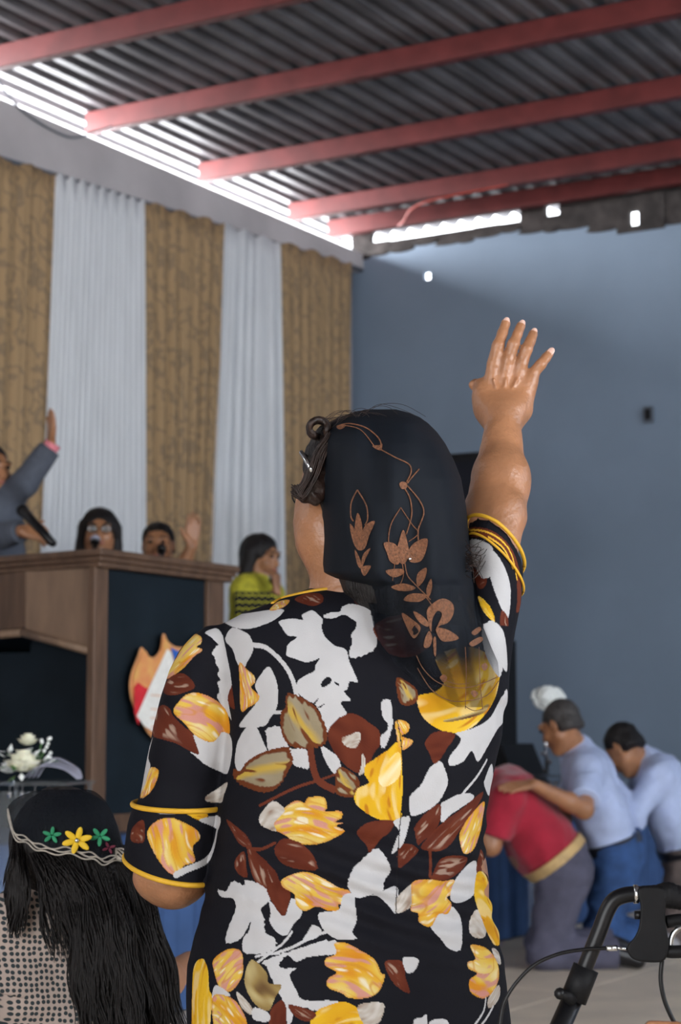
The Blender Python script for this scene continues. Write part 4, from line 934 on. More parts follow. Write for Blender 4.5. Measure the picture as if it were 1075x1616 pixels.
# ---- veil
VR = [(646, 580, 625, .03), (651, 556, 645, .07), (658, 538, 662, .10), (668, 520, 676, .125), (682, 509, 690, .14), (700, 503, 703, .152), (725, 503, 716, .162), (755, 503, 728, .168), (800, 504, 736, .172), (850, 507, 741, .174), (890, 506, 745, .172), (904, 508, 746, .172), (914, 528, 748, .170), (924, 572, 750, .170), (960, 584, 755, .165),
      (990, 590, 763, .163), (1020, 602, 775, .162), (1045, 622, 786, .162), (1065, 642, 788, .162), (1085, 668, 785, .162), (1102, 695, 782, .162), (1116, 722, 776, .162)]
vy = np.array([r[0] for r in VR])
def veilpt(px, py, lift=0.0):
    xl, xr, b = (float(np.interp(py, vy, [r[i] for r in VR])) for i in (1, 2, 3)); u = np.clip((px - (xl + xr) / 2) / ((xr - xl) / 2), -1, 1)
    y = 3.115 - b * max(0, 1 - abs(u) ** 3.0) ** .5
    k = min(1, max(0, (py - 760) / 250))
    y += (0.009 + .008 * k) * math.sin(px * .06 + py * .015) * (1 - abs(u)) + (.0015 + .003 * k) * math.sin(px * .15 - py * .025)
    if py > 905 or (px > 730 and py > 860):
        q = W(px, py, 3.0); c, w, cy, dd = torso.at(q.z); ys = float(surf(torso, (q.x - c) / w, q.z)) - .013
        c2, w2, cy2, dd2 = rsl.at(q.z); 
        if abs(q.x - c2) < w2 and q.z < rsl.z[-1]: ys = min(ys, float(surf(rsl, (q.x - c2) / w2, q.z)) - .011)
        t = min(1, max(0, (py - 905) / 30)) if px <= 730 else 1; y = y * (1 - t) + min(y, ys + .002 * math.sin(px * .2)) * t
    return W(px, py, y - lift)
nu, nv = 90, 150; Vv = []; Op = []
for j in range(nv + 1):
    py = 646 + (1116 - 646) * (j / nv)
    xl, xr = (float(np.interp(py, vy, [r[i] for r in VR])) for i in (1, 2))
    for i in range(nu + 1):
        u = math.sin((i / nu - .5) * math.pi); px = (xl + xr) / 2 + u * (xr - xl) / 2; Vv.append(veilpt(px, py))
        o = float(np.interp(py, [646, 900, 940, 1000, 1030, 1055, 1116], [.98, .97, .93, .86, .76, .45, .32]))
        o += float(np.interp(px - 0.25 * (py - 1000), [640, 700, 712, 716, 730, 738, 742, 790], [0, .0, 0, .28, .28, .0, 0, 0])) * (py > 985)
        o += .22 * (py > 1000) * (1 if 676 < px - .30 * (py - 1000) < 694 else 0)
        if px < 640 and py > 930: o -= 0.12
        if 700 < px < 722 and py > 1050 : o += .0
        Op.append(min(.98, max(.22, o)))
Fv = [(j * (nu + 1) + i, j * (nu + 1) + i + 1, (j + 1) * (nu + 1) + i + 1, (j + 1) * (nu + 1) + i) for j in range(nv) for i in range(nu)]
veil = from_data('veil', Vv, Fv, M['veil'], woman); at = veil.data.attributes.new('Opacity', 'FLOAT', 'POINT'); at.data.foreach_set('value', Op)
# embroidery stitched on the veil: raised petals and stems
def emb_poly(org, pts, lift=.002):
    ox, oy, sc = org; P = spline([(ox + a / sc, oy + b / sc) for a, b in pts], 4, True); n = len(P)
    bm = bmesh.new(); c = np.mean(P, axis=0); rings = []
    vs = [bm.verts.new(veilpt(p[0], p[1], lift)) for p in P]; vs2 = [bm.verts.new(veilpt(p[0], p[1], -.0008)) for p in P]
    es = [bm.edges.new((vs[i], vs[(i + 1) % n])) for i in range(n)]
    r = bmesh.ops.triangle_fill(bm, edges=es, use_beauty=True)
    for i in range(n): bm.faces.new((vs[i], vs2[i], vs2[(i + 1) % n], vs[(i + 1) % n]))
    bmesh.ops.recalc_face_normals(bm, faces=bm.faces)
    me = bpy.data.meshes.new('embroidered_petal'); bm.to_mesh(me); bm.free(); return link('embroidered_petal', me, M['copper'], veil)
def emb_line(org, pts, w=1.1):
    ox, oy, sc = org; P = spline([(ox + a / sc, oy + b / sc) for a, b in pts], 6); MB().tube([veilpt(p[0], p[1], .0015) for p in P], w * .001, 6).build('embroidered_stem', M['copper'], veil, True)
A_, B_, C_ = (440, 480, 2.337), (500, 820, 2.986), (600, 940, 4.886)
emb_line(A_, [(290, 685), (268, 730), (266, 780), (275, 800)]); emb_line(A_, [(290, 685), (322, 740), (328, 790), (318, 815)])
for q in ([(290, 770), (305, 800), (308, 850), (290, 880), (280, 830)], [(262, 810), (285, 840), (305, 900), (290, 905), (272, 870)], [(355, 800), (335, 850), (318, 900), (295, 905), (300, 860), (320, 815)], [(280, 905), (300, 940), (305, 975), (290, 960)], [(338, 900), (320, 940), (305, 975), (310, 925)], [(305, 970), (340, 965), (320, 1000), (308, 995)]): emb_poly(A_, q)
emb_line(A_, [(215, 450), (260, 440), (320, 455), (365, 490), (378, 520), (370, 530)]); emb_line(A_, [(230, 445), (300, 462), (350, 520)], .8)
emb_poly(A_, [(345, 522), (370, 520), (382, 515), (378, 538), (360, 535)]); emb_poly(A_, [(213, 452), (240, 440), (245, 452), (225, 462)])
emb_line(A_, [(375, 535), (430, 565), (480, 590), (488, 620), (472, 655)]); emb_line(A_, [(518, 608), (490, 640), (475, 660)]); emb_poly(A_, [(445, 662), (458, 654), (474, 662), (470, 680), (452, 680)])
emb_line(A_, [(465, 680), (485, 720), (490, 780), (470, 850)]); emb_line(A_, [(475, 670), (520, 725), (535, 770), (515, 830), (515, 870)]); emb_line(A_, [(450, 750), (415, 810), (405, 870), (415, 895)], .8); emb_line(A_, [(450, 750), (490, 810), (515, 845), (480, 875)], .8)
for q in ([(460, 832), (475, 880), (480, 930), (455, 960), (435, 920), (445, 870)], [(388, 880), (430, 885), (450, 930), (440, 960), (412, 950), (400, 920)], [(548, 865), (540, 920), (520, 950), (485, 950), (475, 920), (500, 880)], [(545, 972), (540, 1010), (515, 1042), (508, 1020), (515, 990)], [(415, 1042), (460, 1030), (505, 1045), (480, 1058), (440, 1056)], [(562, 1012), (565, 1050), (550, 1085), (545, 1050)]): emb_poly(A_, q)
emb_line(A_, [(430, 940), (420, 1020)], .7); emb_line(A_, [(455, 950), (460, 1000), (445, 1040)], .7); emb_line(A_, [(465, 955), (475, 1000), (500, 1030), (530, 1060), (560, 1090)], .9)
for q in ([(325, 240), (400, 232), (410, 255), (360, 272)], [(410, 380), (440, 350), (500, 350), (515, 365), (480, 388)], [(520, 425), (560, 385), (600, 372), (640, 395), (645, 440), (620, 485), (580, 500), (560, 520), (590, 450), (570, 430), (545, 470), (540, 530), (525, 480)],
          [(455, 432), (500, 455), (528, 490), (520, 505), (480, 480)], [(505, 600), (510, 560), (530, 525), (545, 560), (530, 600)], [(550, 560), (562, 560), (562, 640), (552, 630)], [(400, 440), (450, 470), (490, 510), (460, 560), (430, 520)], [(565, 510), (620, 520), (670, 560), (600, 575), (570, 545)]): emb_poly(B_, q)
emb_line(B_, [(515, 365), (540, 400), (555, 440)], .8)
emb_line(B_, [(470, 640), (500, 700), (560, 760), (640, 790), (720, 790), (800, 765), (855, 740)], .7); emb_line(B_, [(475, 700), (540, 800), (620, 850), (700, 855), (800, 830), (858, 760)], .7); emb_line(B_, [(600, 755), (660, 775), (720, 770)], .5)
emb_poly(B_, [(580, 745), (598, 730), (615, 745), (600, 768)]); emb_poly(B_, [(725, 812), (745, 805), (760, 820), (742, 838)]); emb_poly(B_, [(775, 690), (795, 675), (806, 695), (790, 712)])
emb_line(B_, [(700, 600), (705, 720), (700, 890)], .6); emb_line(B_, [(765, 600), (770, 760), (782, 895)], .6); emb_line(B_, [(700, 880), (740, 900), (785, 892)], .6)
emb_poly(B_, [(720, 580), (770, 552), (782, 570), (735, 598)]); emb_poly(B_, [(730, 530), (765, 505), (775, 520), (745, 545)])
# bead on the flower
MB().ball(veilpt(647, 882, .004), .0028, 8).build('bead', M['chrome'], veil, True)
# ================================================================ generic clothed figure
def hand_prims(w, d, nrm, side, s=1.0, curl=0.25, spread=0.22):
    """hand from wrist w along d; nrm points out of the back of the hand; side = direction of the thumb"""
    d = d.normalized(); nrm = (nrm - d * nrm.dot(d)).normalized(); sd = (side - d * side.dot(d) - nrm * side.dot(nrm)).normalized()
    P = []; L = lambda x, y, z: w + (sd * x + d * y + nrm * z) * s
    for i, (x, ln) in enumerate(((.030, .072), (.010, .080), (-.010, .074), (-.029, .058))):
        k = L(x, .088 - .004 * abs(i - 1), 0); dr = (d + sd * (x * 6 * spread)).normalized()
        P.append(Cone(L(x * .55, .012, 0), k, .014 * s, .0115 * s, .010)); c = curl
        a = k
        for j, (f, r) in enumerate(((.45, .0100), (.30, .0090), (.25, .0080))):
            dr = (dr * math.cos(c) - nrm * math.sin(c)).normalized(); b = a + dr * ln * f * s; P.append(Cone(a, b, r * s, (r - .0009) * s, .003)); a = b
    t0 = L(.022, .022, -.006); t1 = L(.052, .052, -.012); t2 = t1 + (d * .8 + sd * .5 - nrm * .2).normalized() * .032 * s
    P += [Cone(t0, t1, .015 * s, .0115 * s, .010), Cone(t1, t2, .0108 * s, .0085 * s, .004)]
    return P

def figure(label, J, mats, h=.006, bulk=1.0, hs=1.0, group=None, sleeve='short', bottoms='trousers', facef=None, shirt_name='shirt', extra=None, curlL=.25, curlR=.25, tuck=True, wr=0.004, hem_dn=0.0, face=True):
    """J: joint positions. Returns the person's empty; body is one continuous mesh, clothes and hair its siblings"""
    base = Vector((J['pel'].x, J['pel'].y, J.get('floor', 0.0))); e = empty('person', base, label, 'person', group)
    pel, ch, nk, hc = J['pel'], J['chest'], J['neck'], J['head']; f = facef or J['f']
    HP_, HL_, HR_ = head_prims(hc, f, hs, J.get('up')); B = list(HP_)
    wd = (J['shR'] - J['shL']).normalized(); fr = J.get('front', f); flat = None
    def trunk(g):
        T = []
        for q, hh, ss in ((-1, J['hipL'], J['shL']), (1, J['hipR'], J['shR'])):
            lo = lerp(pel, hh, .75); hi = lerp(ch, ss, .50); mid = lerp(lo, hi, .5)
            T += [Cone(lo, mid, .105 * bulk + g, .098 * bulk + g, .05), Cone(mid, hi, .098 * bulk + g, .095 * bulk + g, .05), Cone(lerp(ch, ss, .5), ss, .075 * bulk + g, .060 * bulk + g, .05)]
        T += [Cone(pel, ch, .115 * bulk + g, .11 * bulk + g, .05)]
        if bulk > 1.02: T.append(Ell(lerp(pel, ch, .35) + fr * .055, (.13 * bulk, .12 * bulk, .13), None, .06))
        T.append(Cone(ch, nk, .085 * bulk + g, .062 + g, .04))
        return T
    B += trunk(0) + [Cone(nk, hc + (nk - hc) * .25, .058, .055, .03)]
    for s in 'LR':
        B += [Cone(J['sh' + s], J['el' + s], .050 * bulk, .040 * bulk, .03), Cone(J['el' + s], lerp(J['el' + s], J['wr' + s], .3), .040 * bulk, .041 * bulk, .02), Cone(lerp(J['el' + s], J['wr' + s], .3), J['wr' + s], .041 * bulk, .026, .02),
              Cone(J['hip' + s], J['kn' + s], .085 * bulk, .056, .04), Cone(J['kn' + s], lerp(J['kn' + s], J['an' + s], .35), .054, .054, .03), Cone(lerp(J['kn' + s], J['an' + s], .35), J['an' + s], .054, .034, .03), Cone(J['an' + s], J['to' + s], .034, .026, .02)]
        hd_, hn_, ht_ = J['hand' + s]; B += hand_prims(J['wr' + s], hd_, hn_, ht_, 1.0, curlL if s == 'L' else curlR)
    sobj('body', B, h, mats['skin'], e, smooth=1)
    g = .013
    wf = lambda x, y, z: wr * vnoise(x + z * .5, y, z * .7, 9.) + wr * .9 * vnoise(x + 3 - z * .6, y, z, 20.)
    ax = (ch - pel).normalized(); cut = pel + ax * (.02 - hem_dn); nkc = lerp(nk, hc, .18); nax = (hc - nk).normalized()
    S = trunk(g)
    if hem_dn: S += [Cone(lerp(pel, J['hip' + q], .7), lerp(pel, J['hip' + q], .7) - ax * .2, .115 * bulk + g, .12 * bulk + g, .05) for q in 'LR']
    for c in S: c.clip = [(np.array(cut), np.array(-ax))]
    S.append(Cone(ch, lerp(nk, hc, .3), .080 * bulk + g, .056 + g, .03, clip=[(np.array(nkc), np.array(nax)), (np.array(cut), np.array(-ax))]))
    for s in 'LR':
        sh_, el_, wr_ = J['sh' + s], J['el' + s], J['wr' + s]
        if sleeve == 'short':
            en = lerp(sh_, el_, .80); n = (el_ - sh_).normalized(); S.append(Cone(sh_, lerp(sh_, el_, .95), .058 * bulk + g, .058 * bulk + g, .03, clip=[(np.array(en), np.array(n))]))
        elif sleeve == 'long':
            n = (wr_ - el_).normalized(); en = lerp(el_, wr_, .97); S += [Cone(sh_, el_, .055 * bulk + g, .047 * bulk + g, .03), Cone(el_, wr_, .047 * bulk + g, .036 + g, .02, clip=[(np.array(en), np.array(n))])]
    sobj(shirt_name, S, h, mats['shirt'], e, wrinkle=wf)
    T = [c for c in trunk(g * .8)[:3] + trunk(g * .8)[3:6] + [trunk(g * .8)[6]]]; cut2 = pel + ax * .035
    for c in T: c.clip = [(np.array(cut2), np.array(ax))]
    T2 = []
    for s in 'LR':
        n = (J['an' + s] - J['kn' + s]).normalized(); q = [(np.array(J['an' + s]), np.array(n))]
        T2 += [Cone(J['hip' + s], J['kn' + s], .096 * bulk + g, .070 + g, .04, clip=[(np.array(cut2), np.array(ax))]), Cone(J['kn' + s], J['an' + s], .067 + g, .051 + g, .03, clip=q)]
    wf2 = lambda x, y, z: wr * 1.5 * vnoise(x + z * .4, y, z * 1.3, 8.) + wr * 1.3 * vnoise(x + 3 - z * .5, y, z * 1.6, 17.)
    sobj(bottoms, T + T2, h, mats['trousers'], e, wrinkle=wf2)
    for s in 'LR':
        a, b = J['an' + s], J['to' + s]; d = (b - a).normalized(); sobj('shoe', [Cone(a + d * .0, b, .040, .036, .02), Cone(a - d * .02, a + d * .03, .042, .040, .02)], h, mats.get('shoe', M['shoe']), e)
    if mats.get('belt'):
        mb = MB(); pts = []
        sd = wd; bf = ax.cross(sd).normalized()
        T3 = trunk(g + .010); 
        for c in T3: c.clip = []
        sobj('belt', T3 + [Cone(J['hipL'], lerp(J['hipL'], J['knL'], .4), .092 * bulk + g + .006, .07, .03), Cone(J['hipR'], lerp(J['hipR'], J['knR'], .4), .092 * bulk + g + .006, .07, .03)], h, mats['belt'], e, clip=[(np.array(pel + ax * .052), np.array(ax)), (np.array(pel + ax * .004), np.array(-ax))])
    if face:
        for q in (-1, 1):
            MB().ball(HL_(q * .031, .0835, .010), .0105 * hs, 10).build('eye', M['eye'], e, True)
            MB().tube([HL_(q * .016, .092, .030), HL_(q * .032, .091, .035), HL_(q * .050, .076, .030)], .004, 6).build('eyebrow', M['hair'], e, True)
        MB().tube([HL_(-.024, .086, -.060), HL_(-.008, .094, -.057), HL_(.008, .094, -.057), HL_(.024, .086, -.060)], .0065, 8).build('lips', M['lip'], e, True)
    if extra: extra(e, HL_, HR_, J)
    return e
def hair_short(m):
    def fn(e, L, Rm, J):
        P = [Ell(L(0, -0.024, 0.036), (.082, .093, .084), Rm, .02), Cone(L(-.045, -.058, -.02), L(.045, -.058, -.02), .038, .038, .03)]
        f = Vector(Rm[:, 1]); u = Vector(Rm[:, 2]); p = L(0, .050, .045); n = (f * .9 - u * .55).normalized(); p2 = L(0, 0, -.045)
        sobj('hair', P, .005, m, e, clip=[(np.array(p), np.array(n)), (np.array(p2), np.array(-u))], wrinkle=lambda x, y, z: .003 * vnoise(x, y, z, 60.))
    return fn
def hair_long(m, ln=.34, side=0.0):
    def fn(e, L, Rm, J):
        f = Vector(Rm[:, 1]); P = [Ell(L(0, -0.020, 0.030), (.090, .100, .092), Rm, .02)]
        for q in (-1, 1): P += [Cone(L(q * .070, -.02, .02), L(q * .088, -.03, -.16), .034, .036, .03), Cone(L(q * .088, -.03, -.16), L(q * .095, -.03, -ln), .036, .020, .03)]
        P += [Cone(L(0, -.06, 0), L(0, -.07, -ln), .06, .05, .04)]
        p = L(0, .050, .050); n = (f * .9 - Vector(Rm[:, 2]) * .6).normalized()
        P.append(Ell(L(0, .07, -.035), (.058, .075, .090), Rm, .012, sub=True))
        sobj('hair', P, .005, m, e, wrinkle=lambda x, y, z: .004 * vnoise(x * 2.2, y * 2.2, z * .5, 24.) + .002 * vnoise(x * 2, y * 2, z, 60.))
    return fn
def spectacles(e, L, Rm_):
    for q in (-1, 1):
        MB().tube([L(q * .033 + .024 * math.cos(t), .102, .008 + .019 * math.sin(t)) for t in np.linspace(0, 6.2832, 21)], .0018, 6, False).build('glasses_rim', M['black_paint'], e, True)
        MB().ball(L(q * .033, .101, .008), (.023, .0015, .018), 14, Matrix(Rm_)).build('glasses_lens', M['acrylic'], e, True)
        MB().tube([L(q * .057, .100, .012), L(q * .078, -.005, .012)], .002, 6).build('glasses_temple', M['black_paint'], e, True)
    MB().tube([L(-.010, .104, .010), L(.010, .104, .010)], .0018, 6).build('glasses_bridge', M['black_paint'], e, True)

dB = (R(0, 0) - R(0, 1)).normalized()      # towards the curtain wall
dA = (R(1, 0) - R(0, 0)).normalized()      # from the back wall towards the camera end
UP = Vector((0, 0, 1))
def standing(px, D, top_py, floor, f, hgt=None, lean=0.0, arms=None):
    """upright figure: head top seen at (px, top_py) at distance D"""
    t = W(px, top_py, D); H_ = t.z - floor; k = H_ / 1.68; f = Vector((f.x, f.y, 0)).normalized(); r = Vector((f.y, -f.x, 0))
    g = lambda x, y, z: Vector((t.x, t.y, floor)) + r * x * k + f * y * k + UP * z * k
    J = dict(head=g(0, .02, 1.575), neck=g(0, -.01, 1.42), chest=g(0, -.01, 1.28), pel=g(0, 0, .93), f=f, floor=floor, front=f,
             shL=g(-.175, -.01, 1.36), shR=g(.175, -.01, 1.36), hipL=g(-.09, 0, .88), hipR=g(.09, 0, .88), knL=g(-.10, .01, .48), knR=g(.10, .01, .48), anL=g(-.10, -.02, .085), anR=g(.10, -.02, .085), toL=g(-.11, .13, .035), toR=g(.11, .13, .035),
             elL=g(-.24, -.02, 1.08), elR=g(.24, -.02, 1.08), wrL=g(-.22, .16, .95), wrR=g(.22, .16, .95))
    J['handL'] = (f - UP * .3, UP, r); J['handR'] = (f - UP * .3, UP, -r); J['g'] = g; J['r'] = r
    return J
def upright(J, s, el, wr, palm, thumb):
    J['el' + s] = el; J['wr' + s] = wr; J['hand' + s] = ((wr - el).normalized() if palm[0] is None else palm[0], palm[1], thumb)
def microphone(p, d, label, par_name='microphone'):
    d = d.normalized(); e = empty('microphone', p, label, 'microphone')
    MB().tube([p, p + d * .10, p + d * .165], [.0105, .013, .017], 14).build('handle', M['black_paint'], e, True)
    MB().ball(p + d * .185, .025, 14).build('grille_ball', M['silver_ribbon'] if 'silver' in label else M['black'], e, True)
    MB().tube([p + d * .163, p + d * .170], .0235, 16).build('collar', M['black_paint'], e, True)
    return e

# ---- singers on the stage behind the podium (faces towards the hall)
fH = (-dB * .85 + dA * .5).normalized()
J = standing(157, 9.15, 811, ZS, Vector((.15, -1, 0)))
g = J['g']; upright(J, 'R', g(.26, .02, 1.12), g(.09, .16, 1.30), (Vector((0, 0, 1)) + J['r'] * -.6, J['f'], J['r'] * -1 + UP * .2), J['r'] * -1)
figure('young woman with long black hair and glasses singing into a microphone behind the podium', J, dict(skin=M['skin'], shirt=M['white_cloth'], trousers=M['dark_cloth']), bulk=.9, sleeve='long', bottoms='skirt', hs=1.0, facef=Vector((.12, -1, -.03)),
       extra=lambda e, L, Rm, J: (hair_long(M['hair'])(e, L, Rm, J), spectacles(e, L, Rm)), curlR=.9)
microphone(W(149, 895, 8.90), W(150, 858, 9.0) - W(149, 895, 8.90), 'silver-headed microphone held up to the mouth of the singer with glasses')
J = standing(250, 9.45, 833, ZS, Vector((.05, -1, 0)))
g = J['g']; upright(J, 'L', W(283, 905, 9.35), W(303, 862, 9.30), (Vector((.05, 0, 1)), Vector((-.5, 1, 0)), Vector((-1, 0, 0))), Vector((-1, 0, 0)))
upright(J, 'R', g(.24, .02, 1.10), g(.06, .18, 1.28), (Vector((0, 0, 1)), J['f'], J['r'] * -1), J['r'] * -1)
figure('dark-haired singer with pulled-back hair and one raised open hand behind the podium', J, dict(skin=M['skin'], shirt=M['white_cloth'], trousers=M['dark_cloth']), bulk=.95, sleeve='short', bottoms='skirt', facef=Vector((.02, -1, -.03)), extra=hair_short(M['hair']), curlR=.9, curlL=.12)
microphone(W(255, 900, 9.15), W(255, 880, 9.2) - W(255, 905, 9.1), 'black microphone below the face of the singer with the raised open hand')
J = standing(408, 9.7, 853, ZS, Vector((.9, -.35, 0)))
g = J['g']; upright(J, 'R', g(.20, .12, 1.14), W(436, 935, 9.45), (Vector((0, 0, 1)), J['f'], J['r'] * -1), J['r'] * -1)
figure('singer with curly black hair and yellow knitted top, in profile right of the podium', J, dict(skin=M['skin'], shirt=M['yellow_cloth'], trousers=M['dark_cloth']), bulk=1.0, sleeve='long', bottoms='skirt', facef=Vector((.85, -.5, -.15)),
       extra=lambda e, L, Rm, J: hair_long(M['hair'], .24)(e, L, Rm, J), curlR=.9)
microphone(W(440, 955, 9.40), W(432, 915, 9.50) - W(438, 945, 9.42), 'silver microphone held by the singer in the yellow top')
# music stand with a black and yellow patterned cloth in front of her
ms = empty('music_stand', Vector((W(402, 960, 9.15).x, 9.15, ZS)), 'small stand draped in black cloth with yellow zigzag stripes before the yellow-topped singer', 'stand')
c = W(402, 962, 9.15); mb = MB().box(c, .20, .03, .17, Matrix.Rotation(.25, 3, 'Z')); mb.build('draped_panel', M['dark_cloth'], ms, bevel=.006)
mb = MB()
for r_ in range(5):
    zz = c.z + .065 - r_ * .032; pts = []
    for k in range(13): 
        x = -.095 + .19 * k / 12; q = Matrix.Rotation(.25, 3, 'Z') @ Vector((x, -.018, 0)); pts.append((c.x + q.x, c.y + q.y, zz + (.008 if k % 2 else -.004)))
    MB().tube(pts, .0045, 6).build('zigzag_stripe', M['yellow_cloth'], ms)
MB().tube([(c.x, c.y + .02, ZS + .01), (c.x, c.y + .02, c.z)], .012, 10).build('post', M['black_paint'], ms, True)
MB().tube([(c.x, c.y + .02, ZS), (c.x, c.y + .02, ZS + .02)], [.12, .10], 20).build('base', M['black_paint'], ms)
# preacher in grey suit at the far left
D = 8.35
t = W(-14, 704, D); J = standing(-14, D, 704, ZS, Vector((.35, -1, 0)))
g = J['g']
J['shL'] = W(8, 790, D); J['chest'] = W(-20, 830, D); J['neck'] = W(-20, 775, D); J['shR'] = W(-75, 800, D)
J['head'] = W(-14, 742, D - .02)
upright(J, 'L', W(40, 762, D - .10), W(80, 706, D - .12), (Vector((.03, 0, 1)), Vector((.9, .5, 0)), Vector((-.5, -1, 0))), Vector((-.4, -1, 0)))
upright(J, 'R', W(-20, 850, D - .28), W(34, 838, D - .42), (Vector((1, 0, -.1)), Vector((0, -1, .5)), UP), UP)
figure('man in dark grey suit at the far left behind the podium, raising one hand', J, dict(skin=M['skin'], shirt=M['grey_suit'], trousers=M['grey_suit']), bulk=1.0, sleeve='long', facef=Vector((.75, -.75, -.05)), extra=lambda e, L, Rm, J: (hair_short(M['hair'])(e, L, Rm, J),
    MB().tube([J['wrL'] - (J['wrL'] - J['elL']).normalized() * .01, J['wrL'] + (J['wrL'] - J['elL']).normalized() * .022], .036, 16).build('shirt_cuff', M['pink'], e, True)), curlR=1.1, curlL=.10, shirt_name='suit_jacket', hem_dn=.12)
mp0, mp1 = W(84, 858, D - .62), W(36, 806, D - .42)
e = empty('microphone', mp1, 'black wireless microphone held out by the man in the grey suit', 'microphone')
MB().tube([mp0, lerp(mp0, mp1, .7), mp1], [.016, .020, .026], 14).build('handle', M['black_paint'], e, True); MB().ball(mp1, .028, 12).build('grille_ball', M['black'], e, True)

# ---- three men kneeling before the stage
def kneel(J_): return J_
nF = (dB * .92 - dA * .1).normalized()     # facing the stage
D = 8.6
def KJ(head, neck, chest, pel, shn, shf, hipn, hipf, knn, knf, ann, anf, tn, tf_, eln, elf, wrn, wrf, f, up, hn, hf):
    return dict(head=head, neck=neck, chest=chest, pel=pel, shL=shn, shR=shf, hipL=hipn, hipR=hipf, knL=knn, knR=knf, anL=ann, anR=anf, toL=tn, toR=tf_, elL=eln, elR=elf, wrL=wrn, wrR=wrf, f=f, up=up, handL=hn, handR=hf, floor=0.0)
fl_ = -UP
dn = (nF * .3 - UP).normalized()
# crimson polo
J = KJ(W(752, 1262, D - .05), W(782, 1238, D), W(812, 1262, D), W(885, 1358, D), W(800, 1262, D - .19), W(800, 1236, D + .19), W(890, 1385, D - .10), W(890, 1380, D + .10), W(862, 1503, D - .12), W(862, 1488, D + .13),
       W(975, 1505, D - .10), W(965, 1490, D + .15), W(1006, 1516, D - .10), W(996, 1500, D + .15), W(775, 1335, D - .20), W(765, 1325, D + .2), W(755, 1275, D - .16), W(748, 1270, D + .12), (nF - UP * .9).normalized(), (nF + UP * .6).normalized(), (nF + UP * .5, UP, dA), (nF + UP * .5, UP, -dA))
J['front'] = (nF * .7 - UP * .7)
figure('man in crimson polo shirt kneeling bent forward, tan belt and grey trousers', J, dict(skin=M['skin'], shirt=M['crimson'], trousers=M['grey_trouser'], belt=M['tan']), bulk=1.06, extra=hair_short(M['hair']), wr=.006)
# pale blue shirt, arm over him
D = 8.95
J = KJ(W(884, 1146, D - .08), W(912, 1184, D), W(930, 1222, D), W(968, 1338, D + .02), W(925, 1216, D - .19), W(918, 1212, D + .19), W(972, 1352, D - .10), W(972, 1348, D + .1), W(950, 1478, D - .10), W(950, 1468, D + .12),
       W(1040, 1484, D + .0), W(1035, 1474, D + .22), W(1062, 1492, D + .0), W(1060, 1480, D + .22), W(922, 1278, 8.52), W(890, 1290, D + .25), W(842, 1238, 8.36), W(850, 1300, D + .15), (nF * 1 - UP * .42).normalized(), (UP + nF * .5).normalized(), (W(790, 1243, 8.28) - W(842, 1238, 8.36), UP + Vector((0, -.5, 0)), UP * .3 + Vector((.2, .8, 0))), (nF, UP, -dA))
figure('man in pale blue shirt and jeans kneeling, his arm laid over the man in crimson', J, dict(skin=M['skin'], shirt=M['pale_blue'], trousers=M['denim'], belt=M['shoe'], shoe=M['sole']), bulk=1.02, hs=1.0, extra=hair_short(M['hair_grey']), wr=.007, curlL=.12)
D = 9.25
J = KJ(W(984, 1182, D - .08), W(1012, 1200, D), W(1042, 1232, D), W(1085, 1342, D + .02), W(1040, 1226, D - .19), W(1030, 1222, D + .19), W(1090, 1352, D - .10), W(1090, 1350, D + .1), W(1062, 1470, D - .10), W(1064, 1462, D + .12),
       W(1150, 1474, D - .0), W(1148, 1466, D + .22), W(1172, 1480, D - .0), W(1170, 1472, D + .22), W(1000, 1290, D - .24), W(985, 1280, D + .25), W(962, 1235, D - .16), W(960, 1225, D + .12), (nF * 1 - UP * .95).normalized(), (UP * .8 + nF * .8).normalized(), (nF + UP * .8, UP, dA), (nF + UP * .8, UP, -dA))
figure('man in pale blue shirt and brown trousers kneeling with bowed head, rightmost', J, dict(skin=M['skin'], shirt=M['pale_blue'], trousers=M['brown_trouser'], belt=M['shoe']), bulk=1.02, hs=1.0, extra=hair_short(M['hair']), wr=.007, sleeve='long')
# ================================================================ kneeling girl, lower left
D = 3.72
J = KJ(W(108, 1347, D + .02), W(122, 1405, D + .02), W(112, 1465, D + .02), W(150, 1760, D + .02), W(38, 1455, D - .02), W(190, 1475, D + .10), W(70, 1790, D), W(220, 1790, D + .05), W(60, 1830, D + .40), W(230, 1830, D + .42),
       W(80, 1880, D + .05), W(240, 1880, D + .08), W(85, 1930, D - .03), W(235, 1930, D + .0), W(62, 1625, D - .05), W(246, 1560, D + .20), W(-20, 1590, D + .20), W(300, 1520, D + .46), Vector((.35, 1, -.25)).normalized(), Vector((.1, .28, 1)).normalized(), (Vector((-.6, 1, .2)), UP, Vector((1, 0, 0))), (Vector((.5, 1, .1)), UP, Vector((-1, 0, 0))))
zk = 0.0
for s, x in (('L', 70), ('R', 225)):
    p = W(x, 1800, D); J['hip' + s] = Vector((p.x, D, .33)); J['kn' + s] = Vector((p.x + (.02 if s == 'R' else -.02), D + .36, .075)); J['an' + s] = Vector((p.x, D + .02, .055)); J['to' + s] = Vector((p.x, D - .10, .032))
J['pel'] = Vector((W(150, 1760, D).x, D, .36)); J['front'] = Vector((.3, 1, 0)).normalized()
